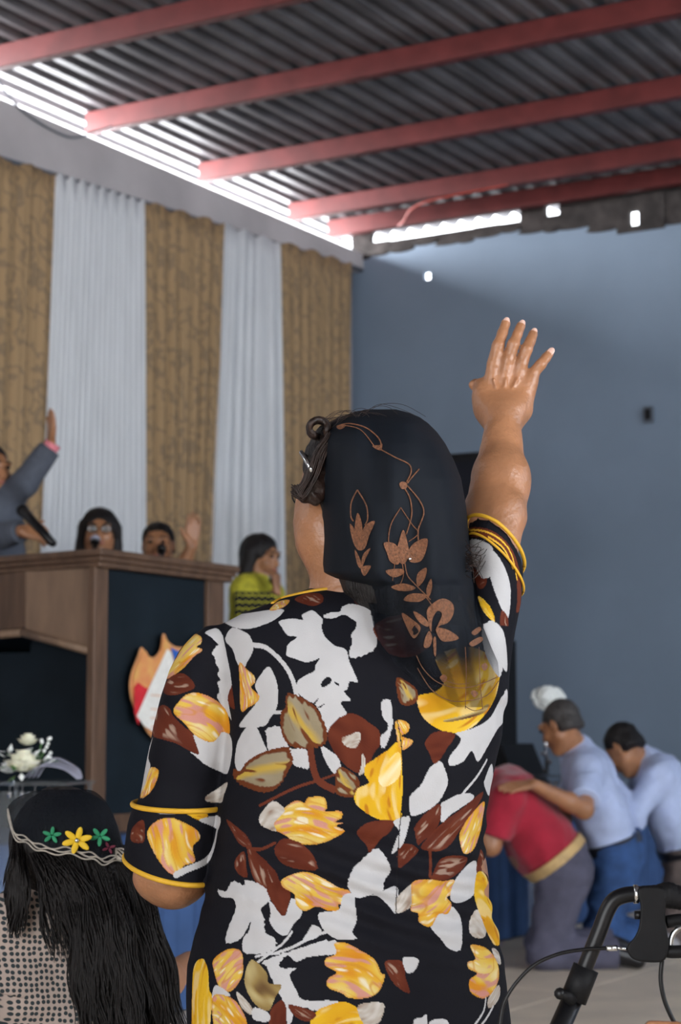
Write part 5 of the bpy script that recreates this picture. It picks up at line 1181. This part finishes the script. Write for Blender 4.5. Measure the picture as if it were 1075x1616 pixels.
def girl_extra(e, L, Rm, J):
    f = Vector(Rm[:, 1])
    wv = lambda x, y, z: .006 * vnoise(x * 3.2, y * 3.2, z * .45, 16.) + .003 * vnoise(x * 3, y * 3, z * .6, 45.)
    P = [Ell(L(0, -.02, .028), (.094, .106, .094), Rm, .02), Cone(L(0, -.05, .0), W(150, 1390, D - .04), .085, .080, .05), Cone(W(60, 1340, D - .02), W(34, 1420, D - .04), .038, .022, .03),
         Cone(W(150, 1400, D - .03), W(200, 1520, D - .06), .065, .062, .04), Cone(W(200, 1520, D - .06), W(212, 1680, D - .08), .062, .050, .04), Cone(W(200, 1420, D - .01), W(238, 1560, D - .04), .035, .035, .03), Cone(W(238, 1560, D - .04), W(248, 1690, D - .06), .035, .030, .03), Cone(W(212, 1680, D - .08), W(215, 1760, D - .10), .05, .02, .03)]
    P.append(Ell(L(0, .09, -.035), (.062, .075, .090), Rm, .012, sub=True))
    o = sobj('hair', P, .0055, M['hair'], e, wrinkle=wv)
    rr = random.Random(6); mb = MB()
    for i in range(1100):
        u = rr.random() if i % 6 else rr.uniform(0, .12)
        x0 = 22 + 172 * u; ye = float(np.interp(x0, [12, 22, 45, 70, 105, 140, 165, 192], [1278, 1315, 1328, 1340, 1343, 1350, 1358, 1352])) - 6
        if .10 < u < .42: x1 = x0 + rr.uniform(30, 95); ln = rr.uniform(90, 200)
        elif u <= .10: x1 = x0 - rr.uniform(-8, 18); ln = rr.uniform(90, 170)
        else: x1 = 120 + 166 * ((u - .42) / .58) + rr.uniform(-10, 14); ln = rr.uniform(240, 340)
        cl = int(u * 26); ph = cl * 1.7 + rr.uniform(-.5, .5); am = 3.2 + (cl % 3) * 1.2; d0 = D - .125 * math.sqrt(max(.05, 1 - ((x0 - 108) / 105.) ** 2)) + .02; pts = []
        for k in range(19):
            t = k / 18; e_ = t ** (.8 if u < .6 else .55); dd_ = d0 + (D - .165 - d0) * min(1, t * 2.2) + .05 * (u > .8) * t
            if u <= .42: dd_ = d0 + (D - .145 - d0) * min(1, t * 2.0)
            pts.append(W(x0 + (x1 - x0) * e_ + am * t ** .5 * math.sin(ph + t * ln / 19.), ye + ln * t, dd_ + .006 * math.sin(ph * 3 + t * 9)))
        mb.tube(pts, [.0015] * 15 + [.0013, .001, .0007, .0003], 4, False)
    s = mb.build('hair_strands', M['hair'], e, True); s['kind'] = 'stuff'
girl = figure('long-haired kneeling girl, dotted beige blouse, yellow flower on her black veil', J, dict(skin=M['skin_dark'], shirt=M['dots'], trousers=M['dark_cloth']), h=.0055, bulk=.84, hs=.98, sleeve='short', bottoms='skirt', extra=girl_extra, shirt_name='blouse', wr=.005, face=True)
# flared blouse sleeve
sl = [Cone(J['shL'], W(35, 1560, D - .03), .062, .090, .02, clip=[(np.array(W(30, 1562, D - .03)), np.array(Vector((-.15, 0, -1)).normalized()))]), Cone(W(80, 1440, D), W(75, 1540, D - .02), .07, .085, .03, clip=[(np.array(W(60, 1566, D - .03)), np.array(Vector((-.15, 0, -1)).normalized()))])]
sobj('blouse_sleeve', sl, .005, M['dots'], girl, wrinkle=lambda x, y, z: .005 * vnoise(x, y, z * .5, 14.))
# veil cap with scalloped silver edge, flower and leaves
cl, rad = W(112, 1316, D + .02), .0
edge = spline([(12, 1278), (22, 1315), (45, 1328), (70, 1340), (105, 1343), (140, 1350), (165, 1358), (192, 1352)], 6)
def capt(px, py, lift=.0):
    u = (px - 108) / 98.0; v = (py - 1325) / 92.0; q = min(.98, u * u * .9 + v * v * .8 * (1 if v < 0 else .15)); return W(px, py, D - .005 - .135 * math.sqrt(1 - q) - lift)
Vv = []; nu, nv = 40, 26
for i in range(nu + 1):
    e0 = edge[int(i / nu * (len(edge) - 1))]; tx = 108 + (e0[0] - 108) * .55 * 0 + (i / nu - .5) * 60; ty = 1246
    for j in range(nv + 1):
        t = j / nv; px = tx + (e0[0] - tx) * math.sin(t * math.pi / 2) ** .9; py = ty + (e0[1] - ty) * (1 - math.cos(t * math.pi / 2)) ** .85 if t > 0 else ty
        Vv.append(capt(px, py, .003))
Fv = [(i * (nv + 1) + j, (i + 1) * (nv + 1) + j, (i + 1) * (nv + 1) + j + 1, i * (nv + 1) + j + 1) for i in range(nu) for j in range(nv)]
vo = from_data('head_veil', Vv, Fv, M['veil'], girl); at = vo.data.attributes.new('Opacity', 'FLOAT', 'POINT'); at.data.foreach_set('value', [.85] * len(Vv))
for k, off in ((0, 0), (1, 5), (2, -4)):
    pts = [capt(p[0], p[1] + off + 2.5 * math.sin(i * .9 + k), .006) for i, p in enumerate(edge)]; MB().tube(pts, .0017, 6).build('veil_edging', M['silver_thread'], vo, True)
def felt_flower(c, r, n, m, tilt, ctr=None, squash=.55, name='embroidered_flower'):
    mb = MB()
    for k in range(n):
        a = tilt + 2 * math.pi * k / n; d = Vector((math.cos(a), -.15, math.sin(a) * .8)); s = d.cross(Vector((0, 1, 0))).normalized()
        rot = Matrix((s, Vector((0, -1, 0)), d.normalized())).transposed(); mb = MB().ball(c + d * r * .58, (r * .22, r * .07, r * .46), 10, rot); mb.build(name + '_petal', m, vo, True)
    if ctr: MB().ball(c + Vector((0, -.006, 0)), r * .17, 8).build(name + '_centre', ctr, vo, True)
felt_flower(capt(122, 1326, .012), .028, 6, M['yellow_petal'], .3, M['chrome'])
felt_flower(capt(82, 1318, .010), .018, 5, M['green_thread'], .2)
felt_flower(capt(158, 1320, .010), .020, 5, M['green_thread'], .9)
felt_flower(capt(172, 1338, .010), .013, 4, M['dark_red_thread'], .4)
cc = capt(190, 1347, .01); rr = random.Random(3)
for k in range(3): MB().tube([cc + Vector((.012 * math.cos(t + k), -.004, .010 * math.sin(t * (1 + .1 * k)))) for t in np.linspace(0, 5.6, 14)], .0017, 6).build('veil_edging', M['silver_thread'], vo, True)
# ================================================================ podium
pod = empty('podium', R(5.3, 1.9, ZS), 'large brown wooden podium with dark front panel and shield on the stage', 'podium')
PT = 1.74
def wall_slab(p, q, z0, z1, th, name, m, par=pod, z0q=None, bev=.004):
    """upright slab from plan point p to q, thickness towards its left"""
    P, Qv = R(*p), R(*q); d = (Qv - P).normalized(); n = Vector((-d.y, d.x, 0)) * th; zq = z0 if z0q is None else z0q
    V = [(P.x, P.y, z0), (Qv.x, Qv.y, zq), (Qv.x + n.x, Qv.y + n.y, zq), (P.x + n.x, P.y + n.y, z0), (P.x, P.y, z1), (Qv.x, Qv.y, z1), (Qv.x + n.x, Qv.y + n.y, z1), (P.x + n.x, P.y + n.y, z1)]
    o = from_data(name, V, [(3, 2, 1, 0), (4, 5, 6, 7), (0, 1, 5, 4), (1, 2, 6, 5), (2, 3, 7, 6), (3, 0, 4, 7)], m, par, False)
    if bev: b = o.modifiers.new('b', 'BEVEL'); b.width = bev; b.segments = 2
    return o
A0, A1, BF = 4.95, 5.84, 2.26
MB().rbox(A0 + .02, 5.62, BF - .50, BF - .03, ZS, PT - .07).build('carcass', M['dark_panel'], pod)
MB().rbox(A1 - .085, A1, BF - .035, BF, ZS, PT - .06).build('corner_post', M['wood'], pod, bevel=.005)
MB().rbox(A0, A0 + .12, BF - .085, BF, ZS, PT - .06).build('corner_post', M['wood'], pod, bevel=.005)
MB().rbox(A0 + .12, A1 - .085, BF - .05, BF - .005, ZS, ZS + .07).build('bottom_rail', M['wood'], pod, bevel=.004)
MB().rbox(A0 + .12, A1 - .085, BF - .03, BF - .020, ZS + .07, PT - .06).build('front_panel', M['dark_panel'], pod)
# desk top with stepped moulding
plan = [(A0 - .05, BF + .05), (A1 + .03, BF + .05), (5.82, 1.88), (5.74, 1.42), (A0 - .05, 1.42)]
pts = [R(*q) for q in plan]; c = sum(pts, Vector()) / len(pts)
def grow(k): return [((c + (p - c) * k).x, (c + (p - c) * k).y) for p in pts]
MB().prism(grow(1.0), PT - .028, PT).build('desk_top', M['wood'], pod, bevel=.008)
MB().prism(grow(.975), PT - .048, PT - .028).build('top_moulding', M['wood'], pod, bevel=.006)
MB().prism(grow(.95), PT - .070, PT - .048).build('top_moulding', M['wood'], pod, bevel=.006)
# side desk box with slanted lower edge
wall_slab((5.80, 1.88), (A1 - .02, BF - .035), 1.435, PT - .06, .02, 'side_panel', M['wood_lit'], z0q=1.36)  # lit facet: its brightness is painted in by the lighter wood
wall_slab((5.66, 1.30), (5.80, 1.88), 1.425, PT - .06, .02, 'side_panel', M['wood'], z0q=1.435)
for a, b, z0, z1 in (((5.815, 1.88), (A1 + .0, BF - .035), 1.428, 1.35), ((5.675, 1.30), (5.815, 1.88), 1.418, 1.428)):
    P, Qv = R(*a), R(*b); MB().tube([(P.x, P.y, z0), (Qv.x, Qv.y, z1)], .016, 8).build('lower_moulding', M['wood_lit'], pod, True)
pl = [R(5.66, 1.30), R(5.80, 1.88), R(A1 - .03, BF - .035), R(5.2, BF - .1), R(5.2, 1.3)]
V = [(p.x, p.y, z) for p, z in zip(pl, (1.425, 1.435, 1.36, 1.30, 1.30))] + [(p.x, p.y, z + .015) for p, z in zip(pl, (1.425, 1.435, 1.36, 1.30, 1.30))]
from_data('underside', V, [(4, 3, 2, 1, 0), (5, 6, 7, 8, 9)] + [(i, (i + 1) % 5, 5 + (i + 1) % 5, 5 + i) for i in range(5)], M['dark_panel'], pod, False)
MB().rbox(5.25, 5.60, 1.35, 2.17, ZS, 1.36).build('lower_body', M['dark_panel'], pod)
wall_slab((5.76, 2.16), (5.78, 2.20), ZS, 1.34, .02, 'inner_rail', M['wood'])
# shield emblem on the front panel: px extents 204..~345, y 1000..1172
sc_ = empty('shield_emblem', R(5.4, BF, 1.3), 'shield-shaped emblem in red, white, blue and orange on the podium front', 'emblem')
def on_front(px, py, out=.0):
    k = (px - IW / 2) / F; b = BF + out
    best = R(5.4, b); a = 5.4
    for _ in range(8):
        p = R(a, b); w = W(px, py, p.y); a += (p.x - w.x) / S30 * .9 if abs(p.x - w.x) > 1e-5 else 0
    p = R(a, b); return Vector((p.x, p.y, W(px, py, p.y).z))
def plate(pts, o0, o1, name, m, sm=5):
    P = spline(pts, sm, True) if sm else pts; n = len(P); bm = bmesh.new()
    f_ = [bm.verts.new(on_front(p[0], p[1], o1)) for p in P]; b_ = [bm.verts.new(on_front(p[0], p[1], o0)) for p in P]
    es = [bm.edges.new((f_[i], f_[(i + 1) % n])) for i in range(n)]; bmesh.ops.triangle_fill(bm, edges=es, use_beauty=True)
    for i in range(n): bm.faces.new((f_[i], b_[i], b_[(i + 1) % n], f_[(i + 1) % n]))
    bmesh.ops.recalc_face_normals(bm, faces=bm.faces); me = bpy.data.meshes.new(name); bm.to_mesh(me); bm.free(); return link(name, me, m, sc_)
outl = [(222, 1022), (227, 1024), (233, 1034), (243, 1037), (253, 1024), (256, 1003), (260, 1001), (266, 1013), (280, 1021), (295, 1020), (305, 1010), (312, 1000), (318, 1003), (326, 1024), (338, 1036), (348, 1036), (356, 1028), (360, 1030), (366, 1060), (368, 1092), (360, 1124), (342, 1152), (318, 1172), (296, 1184), (270, 1178), (240, 1164), (222, 1138), (209, 1112), (204, 1084), (208, 1058), (217, 1036)]
cx_, cy_ = 285, 1090
def shr(k, dx=0): return [(cx_ + (a - cx_) * k + dx, cy_ + (b - cy_) * k) for a, b in outl]
plate(outl, -.004, .016, 'shield_border', M['gold'], 3); 
plate(shr(.93), .014, .022, 'shield_field', M['orange'], 3)
plate([(212, 1084), (218, 1077), (228, 1084), (238, 1089), (218, 1144), (212, 1124)], .020, .025, 'red_field', M['red'], 0)
plate([(264, 1024), (271, 1030), (277, 1055), (272, 1070), (256, 1104), (260, 1166), (228, 1146), (216, 1130), (237, 1082)], .020, .027, 'white_field', M['white'], 0)
plate([(257, 1100), (310, 1052), (350, 1118), (332, 1150), (300, 1172), (262, 1166), (240, 1154)], .020, .026, 'white_field', M['white'], 0)
plate([(270, 1022), (282, 1028), (300, 1026), (316, 1020), (326, 1036), (340, 1044), (352, 1042), (356, 1066), (352, 1100), (340, 1118), (300, 1068), (280, 1056)], .020, .028, 'blue_field', M['royal'], 0)
for y0 in (1096, 1118, 1132, 1146): plate([(238, y0), (300, y0 + 5), (300, y0 + 6.5), (238, y0 + 1.5)], .026, .029, 'inscription_line', M['gold'], 0)

# ================================================================ acrylic flower stands
def stem_rose(root, c, r, m, name='rose'):
    e = None; mb = MB(); mb.ball(c, r * .42, 12); mb.build(name + '_heart', m, root, True)
    k0 = 0
    for ringi, (n, rr, op, sz) in enumerate(((4, .30, .15, .55), (6, .52, .45, .62), (8, .74, .85, .66))):
        for k in range(n):
            a = 2 * math.pi * k / n + ringi * .5; d = Vector((math.cos(a), math.sin(a), 0)); up = (UP * math.cos(op) + d * math.sin(op)).normalized(); s = d.cross(UP).normalized(); nn = s.cross(up)
            V = []; q = 6
            for j in range(q):
                for i in range(q):
                    u = i / (q - 1) * 2 - 1; v = j / (q - 1); wv = sz * r * math.sin(.35 + v * 2.3) ; V.append(c + d * rr * r * .45 - UP * r * .4 + up * v * r * (1.05 - .12 * ringi) * 1.0 + s * u * wv + d * (-.25 * r * u * u + .12 * r * v * v) + Vector((0, 0, -.06 * r * u * u)))
            from_data(name + '_petal', V, [(j * q + i, j * q + i + 1, (j + 1) * q + i + 1, (j + 1) * q + i) for j in range(q - 1) for i in range(q - 1)], m, root)
def acrylic_stand(pos, w, zt_, label):
    e = empty('acrylic_stand', pos, label, 'stand'); x, y = pos.x, pos.y
    rot = Matrix.Rotation(math.radians(-12), 3, 'Z')
    for sx in (-1, 1):
        for sy in (-1, 1):
            p = rot @ Vector((sx * w / 2, sy * w / 2, 0)); MB().box((x + p.x, y + p.y, zt_ / 2), .012, .012, zt_ - .02, rot).build('leg', M['acrylic'], e)
    MB().box((x, y, zt_ - .006), w + .03, w + .03, .012, rot).build('top_plate', M['acrylic'], e, bevel=.003); MB().box((x, y, .012), w + .03, w + .03, .014, rot).build('base_plate', M['acrylic'], e, bevel=.003)
    p = rot @ Vector((0, -w / 2, 0)); MB().box((x + p.x, y + p.y, zt_ / 2), w - .02, .004, zt_ - .06, rot).build('front_panel', M['acrylic'], e)
    n = 7
    for k in range(n):
        p = rot @ Vector((-w / 2 + w * k / (n - 1), -w / 2 - .018, 0)); c = Vector((x + p.x, y + p.y, zt_ - .040)); MB().ball(c, (.008, .008, .012), 8).build('crystal_drop', M['chrome'], e); MB().tube([c, c + UP * .03], .001, 4).build('crystal_wire', M['chrome'], e)
    return e
p1 = W(62, 1232, 6.1); st1 = acrylic_stand(Vector((p1.x, 6.1, 0)), .25, p1.z, 'clear acrylic stand with crystal drops in front of the podium')
fb = empty('flower_arrangement', Vector((p1.x - .03, 6.08, p1.z)), 'cream roses with silver ribbon on the acrylic stand before the podium', 'flowers')
stem_rose(fb, W(37, 1203, 6.03), .062, M['petal']); stem_rose(fb, W(44, 1168, 6.08), .034, M['petal'], 'small_rose'); stem_rose(fb, W(14, 1212, 6.12), .035, M['petal_white'], 'small_rose')
rr = random.Random(8)
for k in range(26):
    c = W(rr.uniform(8, 80), rr.uniform(1180, 1226), 6.04 + rr.uniform(-.05, .07)); a = rr.uniform(0, 6.28); d = Vector((math.cos(a), -.4, math.sin(a) * .6 + .3)).normalized(); s = d.cross(UP).normalized()
    V = [c, c + d * .018 + s * .010, c + d * .040, c + d * .018 - s * .010]; V += [v + Vector((0, .002, .001)) for v in V]
    from_data('leaf', V, [(0, 1, 2, 3), (7, 6, 5, 4), (0, 4, 5, 1), (1, 5, 6, 2), (2, 6, 7, 3), (3, 7, 4, 0)], M['leaf'] if k % 3 == 0 else M['petal_white'], fb)
for k in range(12):
    c = W(rr.uniform(54, 80), rr.uniform(1165, 1205), 6.05); MB().tube([W(48, 1225, 6.08), lerp(c, W(48, 1225, 6.08), .4) + Vector((.008, 0, .01)), c], .0012, 5).build('stem', M['leaf'], fb, True); MB().ball(c, .006, 8).build('bud', M['petal_white'], fb, True)
for k in range(4):
    a0 = W(40 + k * 6, 1228, 6.02); pts = [a0, a0 + Vector((.05, -.01, .035 + .008 * k)), a0 + Vector((.12, 0, .028)), a0 + Vector((.165 - .01 * k, .01, -.004))]
    sp_ = spline([tuple(p) for p in pts], 6); V = []; 
    for q in sp_: V += [Vector(q) + Vector((0, -.03 + .012 * k, 0)), Vector(q) + Vector((0, .012 + .012 * k, .004))]
    o = from_data('ribbon_loop', V, [(2 * i, 2 * i + 1, 2 * i + 3, 2 * i + 2) for i in range(len(sp_) - 1)], M['silver_ribbon'], fb); so_ = o.modifiers.new('t', 'SOLIDIFY'); so_.thickness = .002
p2 = W(862, 1140, 9.5); st2 = acrylic_stand(Vector((p2.x, 9.5, 0)), .16, W(862, 1222, 9.5).z, 'clear acrylic stand behind the kneeling men')
vs = empty('flower_arrangement', Vector((p2.x, 9.5, W(862, 1222, 9.5).z)), 'ball of white flowers on a crystal stem above the head of a kneeling man', 'flowers')
MB().tube([Vector((p2.x, 9.5, W(862, 1222, 9.5).z)), Vector((p2.x, 9.5, W(862, 1125, 9.5).z))], .011, 10).build('crystal_stem', M['chrome'], vs, True)
for k in range(7): MB().ball(Vector((p2.x + .02 * math.sin(k * 2.1), 9.5 + .02 * math.cos(k * 2.1), W(862, 1216 - k * 13, 9.5).z)), .013, 8).build('crystal_bead', M['chrome'], vs)
cc = W(866, 1102, 9.5); N_ = 64; rq2 = random.Random(12)
for k in range(N_):
    z = 1 - 2 * (k + .5) / N_; r_ = math.sqrt(1 - z * z); a = k * 2.39996; d = Vector((r_ * math.cos(a), r_ * math.sin(a), z)); f_r = 1 + rq2.uniform(-.16, .12); c = cc + Vector((d.x * .078, d.y * .078, d.z * .056)) * f_r
    mb = MB()
    for j in range(4):
        b = j * math.pi / 2 + k; t1 = d.orthogonal().normalized(); t2 = d.cross(t1); o_ = (t1 * math.cos(b) + t2 * math.sin(b)) * .010; mb.ball(c + o_ * 1.2, (.012, .012, .006), 6, d.to_track_quat('Z', 'Y').to_matrix())
    mb.ball(c + d * .004, .006, 6); mb.build('blossom', M['petal_white'], vs, True)
MB().ball(cc, (.058, .058, .040), 10).build('flower_core', M['petal_white'], vs, True)

# ================================================================ rollator, lower right
D = 2.7
rol = empty('rollator', Vector((W(930, 1500, D).x, D, 0)), 'black rollator walker with brake lever and cables in the lower right corner', 'walker')
top = spline([W(884, 1625, D), W(905, 1575, D), W(930, 1510, D), W(947, 1467, D), W(958, 1438, D), W(970, 1420, D), W(990, 1412, D), W(1015, 1411, D)], 6)
low = W(884, 1625, D); foot = low + (low - W(905, 1575, D)).normalized() * .62; foot.z = .10
MB().tube([tuple(p) for p in top], .0112, 14).build('handle_tube', M['black_paint'], rol, True)
MB().tube([foot, W(914, 1553, D)], .0145, 14).build('frame_tube', M['black_paint'], rol, True)
MB().tube([W(925, 1527, D), W(905, 1578, D)], .0185, 14).build('height_clamp', M['black'], rol, True)
MB().tube([W(926, 1541, D - .004), W(911, 1541, D - .005)], .012, 10).build('clamp_band', M['black_paint'], rol, True)
MB().tube([W(905, 1578, D - .01), W(893, 1570, D - .015), W(886, 1568, D - .015)], [.010, .008, .007], 10).build('clamp_knob', M['black'], rol, True); MB().ball(W(884, 1568, D - .015), .0085, 10).build('knob_cap', M['black_paint'], rol, True)
sobj('handgrip', [Cone(W(1015, 1411, D), W(1042, 1410, D), .0118, .0118, .004), Cone(W(1048, 1414, D), W(1140, 1424, D), .0165, .0175, .006), Ell(W(1056, 1404, D), (.010, .014, .010), None, .008)], .0022, M['black'], rol, wrinkle=lambda x, y, z: .0006 * np.sin(x * 900))
for x in (1004, 1046): MB().tube([W(x - 4, 1411, D), W(x + 3, 1411, D)], .0132, 16).build('chrome_ring', M['chrome'], rol, True)
br = [(1008, 1402), (1046, 1402), (1052, 1418), (1050, 1450), (1056, 1490), (1050, 1514), (1034, 1519), (1004, 1516), (992, 1505), (991, 1492), (1002, 1478), (1009, 1460), (1011, 1430)]
P = spline(br, 4, True); n = len(P); V = [W(p[0], p[1], D - .016) for p in P] + [W(p[0], p[1], D + .016) for p in P]
o = from_data('brake_housing', V, [tuple(range(n)), tuple(range(2 * n - 1, n - 1, -1))] + [(i, n + i, n + (i + 1) % n, (i + 1) % n) for i in range(n)], M['black'], rol, False); b = o.modifiers.new('b', 'BEVEL'); b.width = .003; b.segments = 3; b.angle_limit = 1.0
MB().tube([W(1002, 1444, D), W(1014, 1444, D)], .006, 10).build('pivot_screw', M['black_paint'], rol, True)
MB().tube(spline([W(1048, 1500, D), W(1062, 1502, D - .005), W(1090, 1500, D - .01), W(1150, 1490, D - .01)], 5), [.009] * 16, 10).build('brake_lever', M['black'], rol, True)
MB().tube(spline([W(1052, 1455, D), W(1075, 1452, D), W(1100, 1458, D)], 5), .009, 10).build('lever_bracket', M['black'], rol, True)
MB().tube(spline([W(1058, 1500, D), W(1060, 1480, D), W(1070, 1466, D), W(1090, 1460, D)], 5), .004, 8).build('lever_loop', M['chrome'], rol, True)
MB().tube(spline([W(850, 1900, D - .02), W(785, 1700, D - .03), W(790, 1610, D - .02), W(803, 1568, D - .02), W(838, 1527, D - .02), W(880, 1506, D - .02), W(925, 1498, D - .02), W(958, 1496.5, D - .02)], 8), .0026, 8).build('brake_cable', M['black_paint'], rol, True)
MB().tube([W(957, 1496.5, D - .02), W(974, 1496, D - .018)], .0042, 10).build('cable_ferrule', M['chrome'], rol, True); MB().tube([W(974, 1496, D - .018), W(994, 1498, D - .01)], .0022, 8).build('cable_end', M['chrome'], rol, True)
MB().tube(spline([W(1045, 1516, D), W(1043, 1545, D), W(1048, 1575, D), W(1060, 1605, D), W(1080, 1640, D)], 6), .0032, 8).build('brake_cable', M['black_paint'], rol, True)
wc = foot.copy(); wc.z = .10
def wheel(c, ax):
    t = MB().tube([c + (ax.orthogonal().normalized() * math.cos(a) + ax.cross(ax.orthogonal().normalized()) * math.sin(a)) * .085 for a in np.linspace(0, 6.2832, 33)], .015, 10, False); w_ = t.build('wheel', M['black'], rol, True)
    MB().tube([c - ax * .012, c + ax * .012], .022, 14).build('hub', M['socket'], w_, True)
    for k in range(5):
        a = k * 1.2566; MB().tube([c, c + (ax.orthogonal().normalized() * math.cos(a) + ax.cross(ax.orthogonal().normalized()) * math.sin(a)) * .078], .007, 8).build('spoke', M['socket'], w_, True)
wheel(wc, Vector((.25, 1, 0)).normalized())
# rear leg and second side (runs out of the picture on the right), wheels on the floor
b0 = W(905, 1600, D) + Vector((.05, 0, -.10)); c2 = Vector((wc.x + .62, wc.y - .1, .10)); MB().tube([b0, c2 + Vector((0, .03, 0))], .012, 12).build('frame_tube', M['black_paint'], rol, True); wheel(c2 + Vector((0, -.0, 0)), Vector((.25, 1, 0)).normalized())
for q in (wc, c2): pass
dy = Vector((.10, -.50, 0)); MB().tube([wc + dy + Vector((0, 0, 0)), b0 + dy + Vector((.05, 0, 0))], .012, 12).build('frame_tube', M['black_paint'], rol, True) if False else None
MB().tube([b0 + Vector((.05, 0, -.1)), b0 + Vector((.30, .02, -.1))], .010, 10).build('seat_rail', M['black_paint'], rol, True)

# hand of a seated person reaching in at the lower right edge
hp0 = W(1118, 1622, 2.45); hr = empty('person', Vector((W(1250, 1700, 2.4).x, 2.4, 0)), 'person mostly outside the frame, only a fingertip hand showing at lower right', 'person')
hb = []; wv = W(1205, 1698, 2.45); dd = (W(1045, 1664, 2.45) - wv).normalized(); sd = UP.copy()
for i, (dz, ln) in enumerate(((.022, .074), (.0, .080), (-.022, .074), (-.042, .06))):
    k = wv + dd * .07 + UP * (dz + .012); tp = k + dd * (ln + (.0 if i else .0)); hb += [Cone(wv + UP * dz * .5, k, .016, .0125, .008), Cone(k, lerp(k, tp, .5), .0115, .0105, .004), Cone(lerp(k, tp, .5), tp + UP * -.003, .0105, .0088, .004)]
hb += [Cone(wv, wv + Vector((-.03, -.03, .04)), .016, .010, .006)]
sx = wv.x + .30; hb += [Cone(wv, Vector((wv.x + .22, 2.42, wv.z - .02)), .028, .045, .02), Cone(Vector((wv.x + .22, 2.42, wv.z - .02)), Vector((sx + .08, 2.25, .98)), .045, .06, .03),
     Cone((sx + .25, 2.25, .5), (sx + .25, 2.25, .95), .14, .14, .04), Cone((sx + .08, 2.25, .98), (sx + .42, 2.25, .98), .06, .06, .04), Cone((sx + .25, 2.25, 1.0), (sx + .25, 2.25, 1.1), .055, .05, .03), Ell((sx + .25, 2.26, 1.22), (.08, .095, .115), None, .02),
     Cone((sx + .42, 2.25, .98), (sx + .46, 2.25, .72), .055, .045, .03), Cone((sx + .46, 2.25, .72), (sx + .40, 2.5, .62), .045, .03, .03)]
for q in (.16, .34): hb += [Cone((sx + q, 2.25, .50), (sx + q, 2.68, .48), .085, .06, .04), Cone((sx + q, 2.68, .48), (sx + q, 2.66, .08), .058, .036, .03), Cone((sx + q, 2.66, .045), (sx + q, 2.82, .035), .036, .028, .02)]
sobj('body', hb, .005, M['skin'], hr)
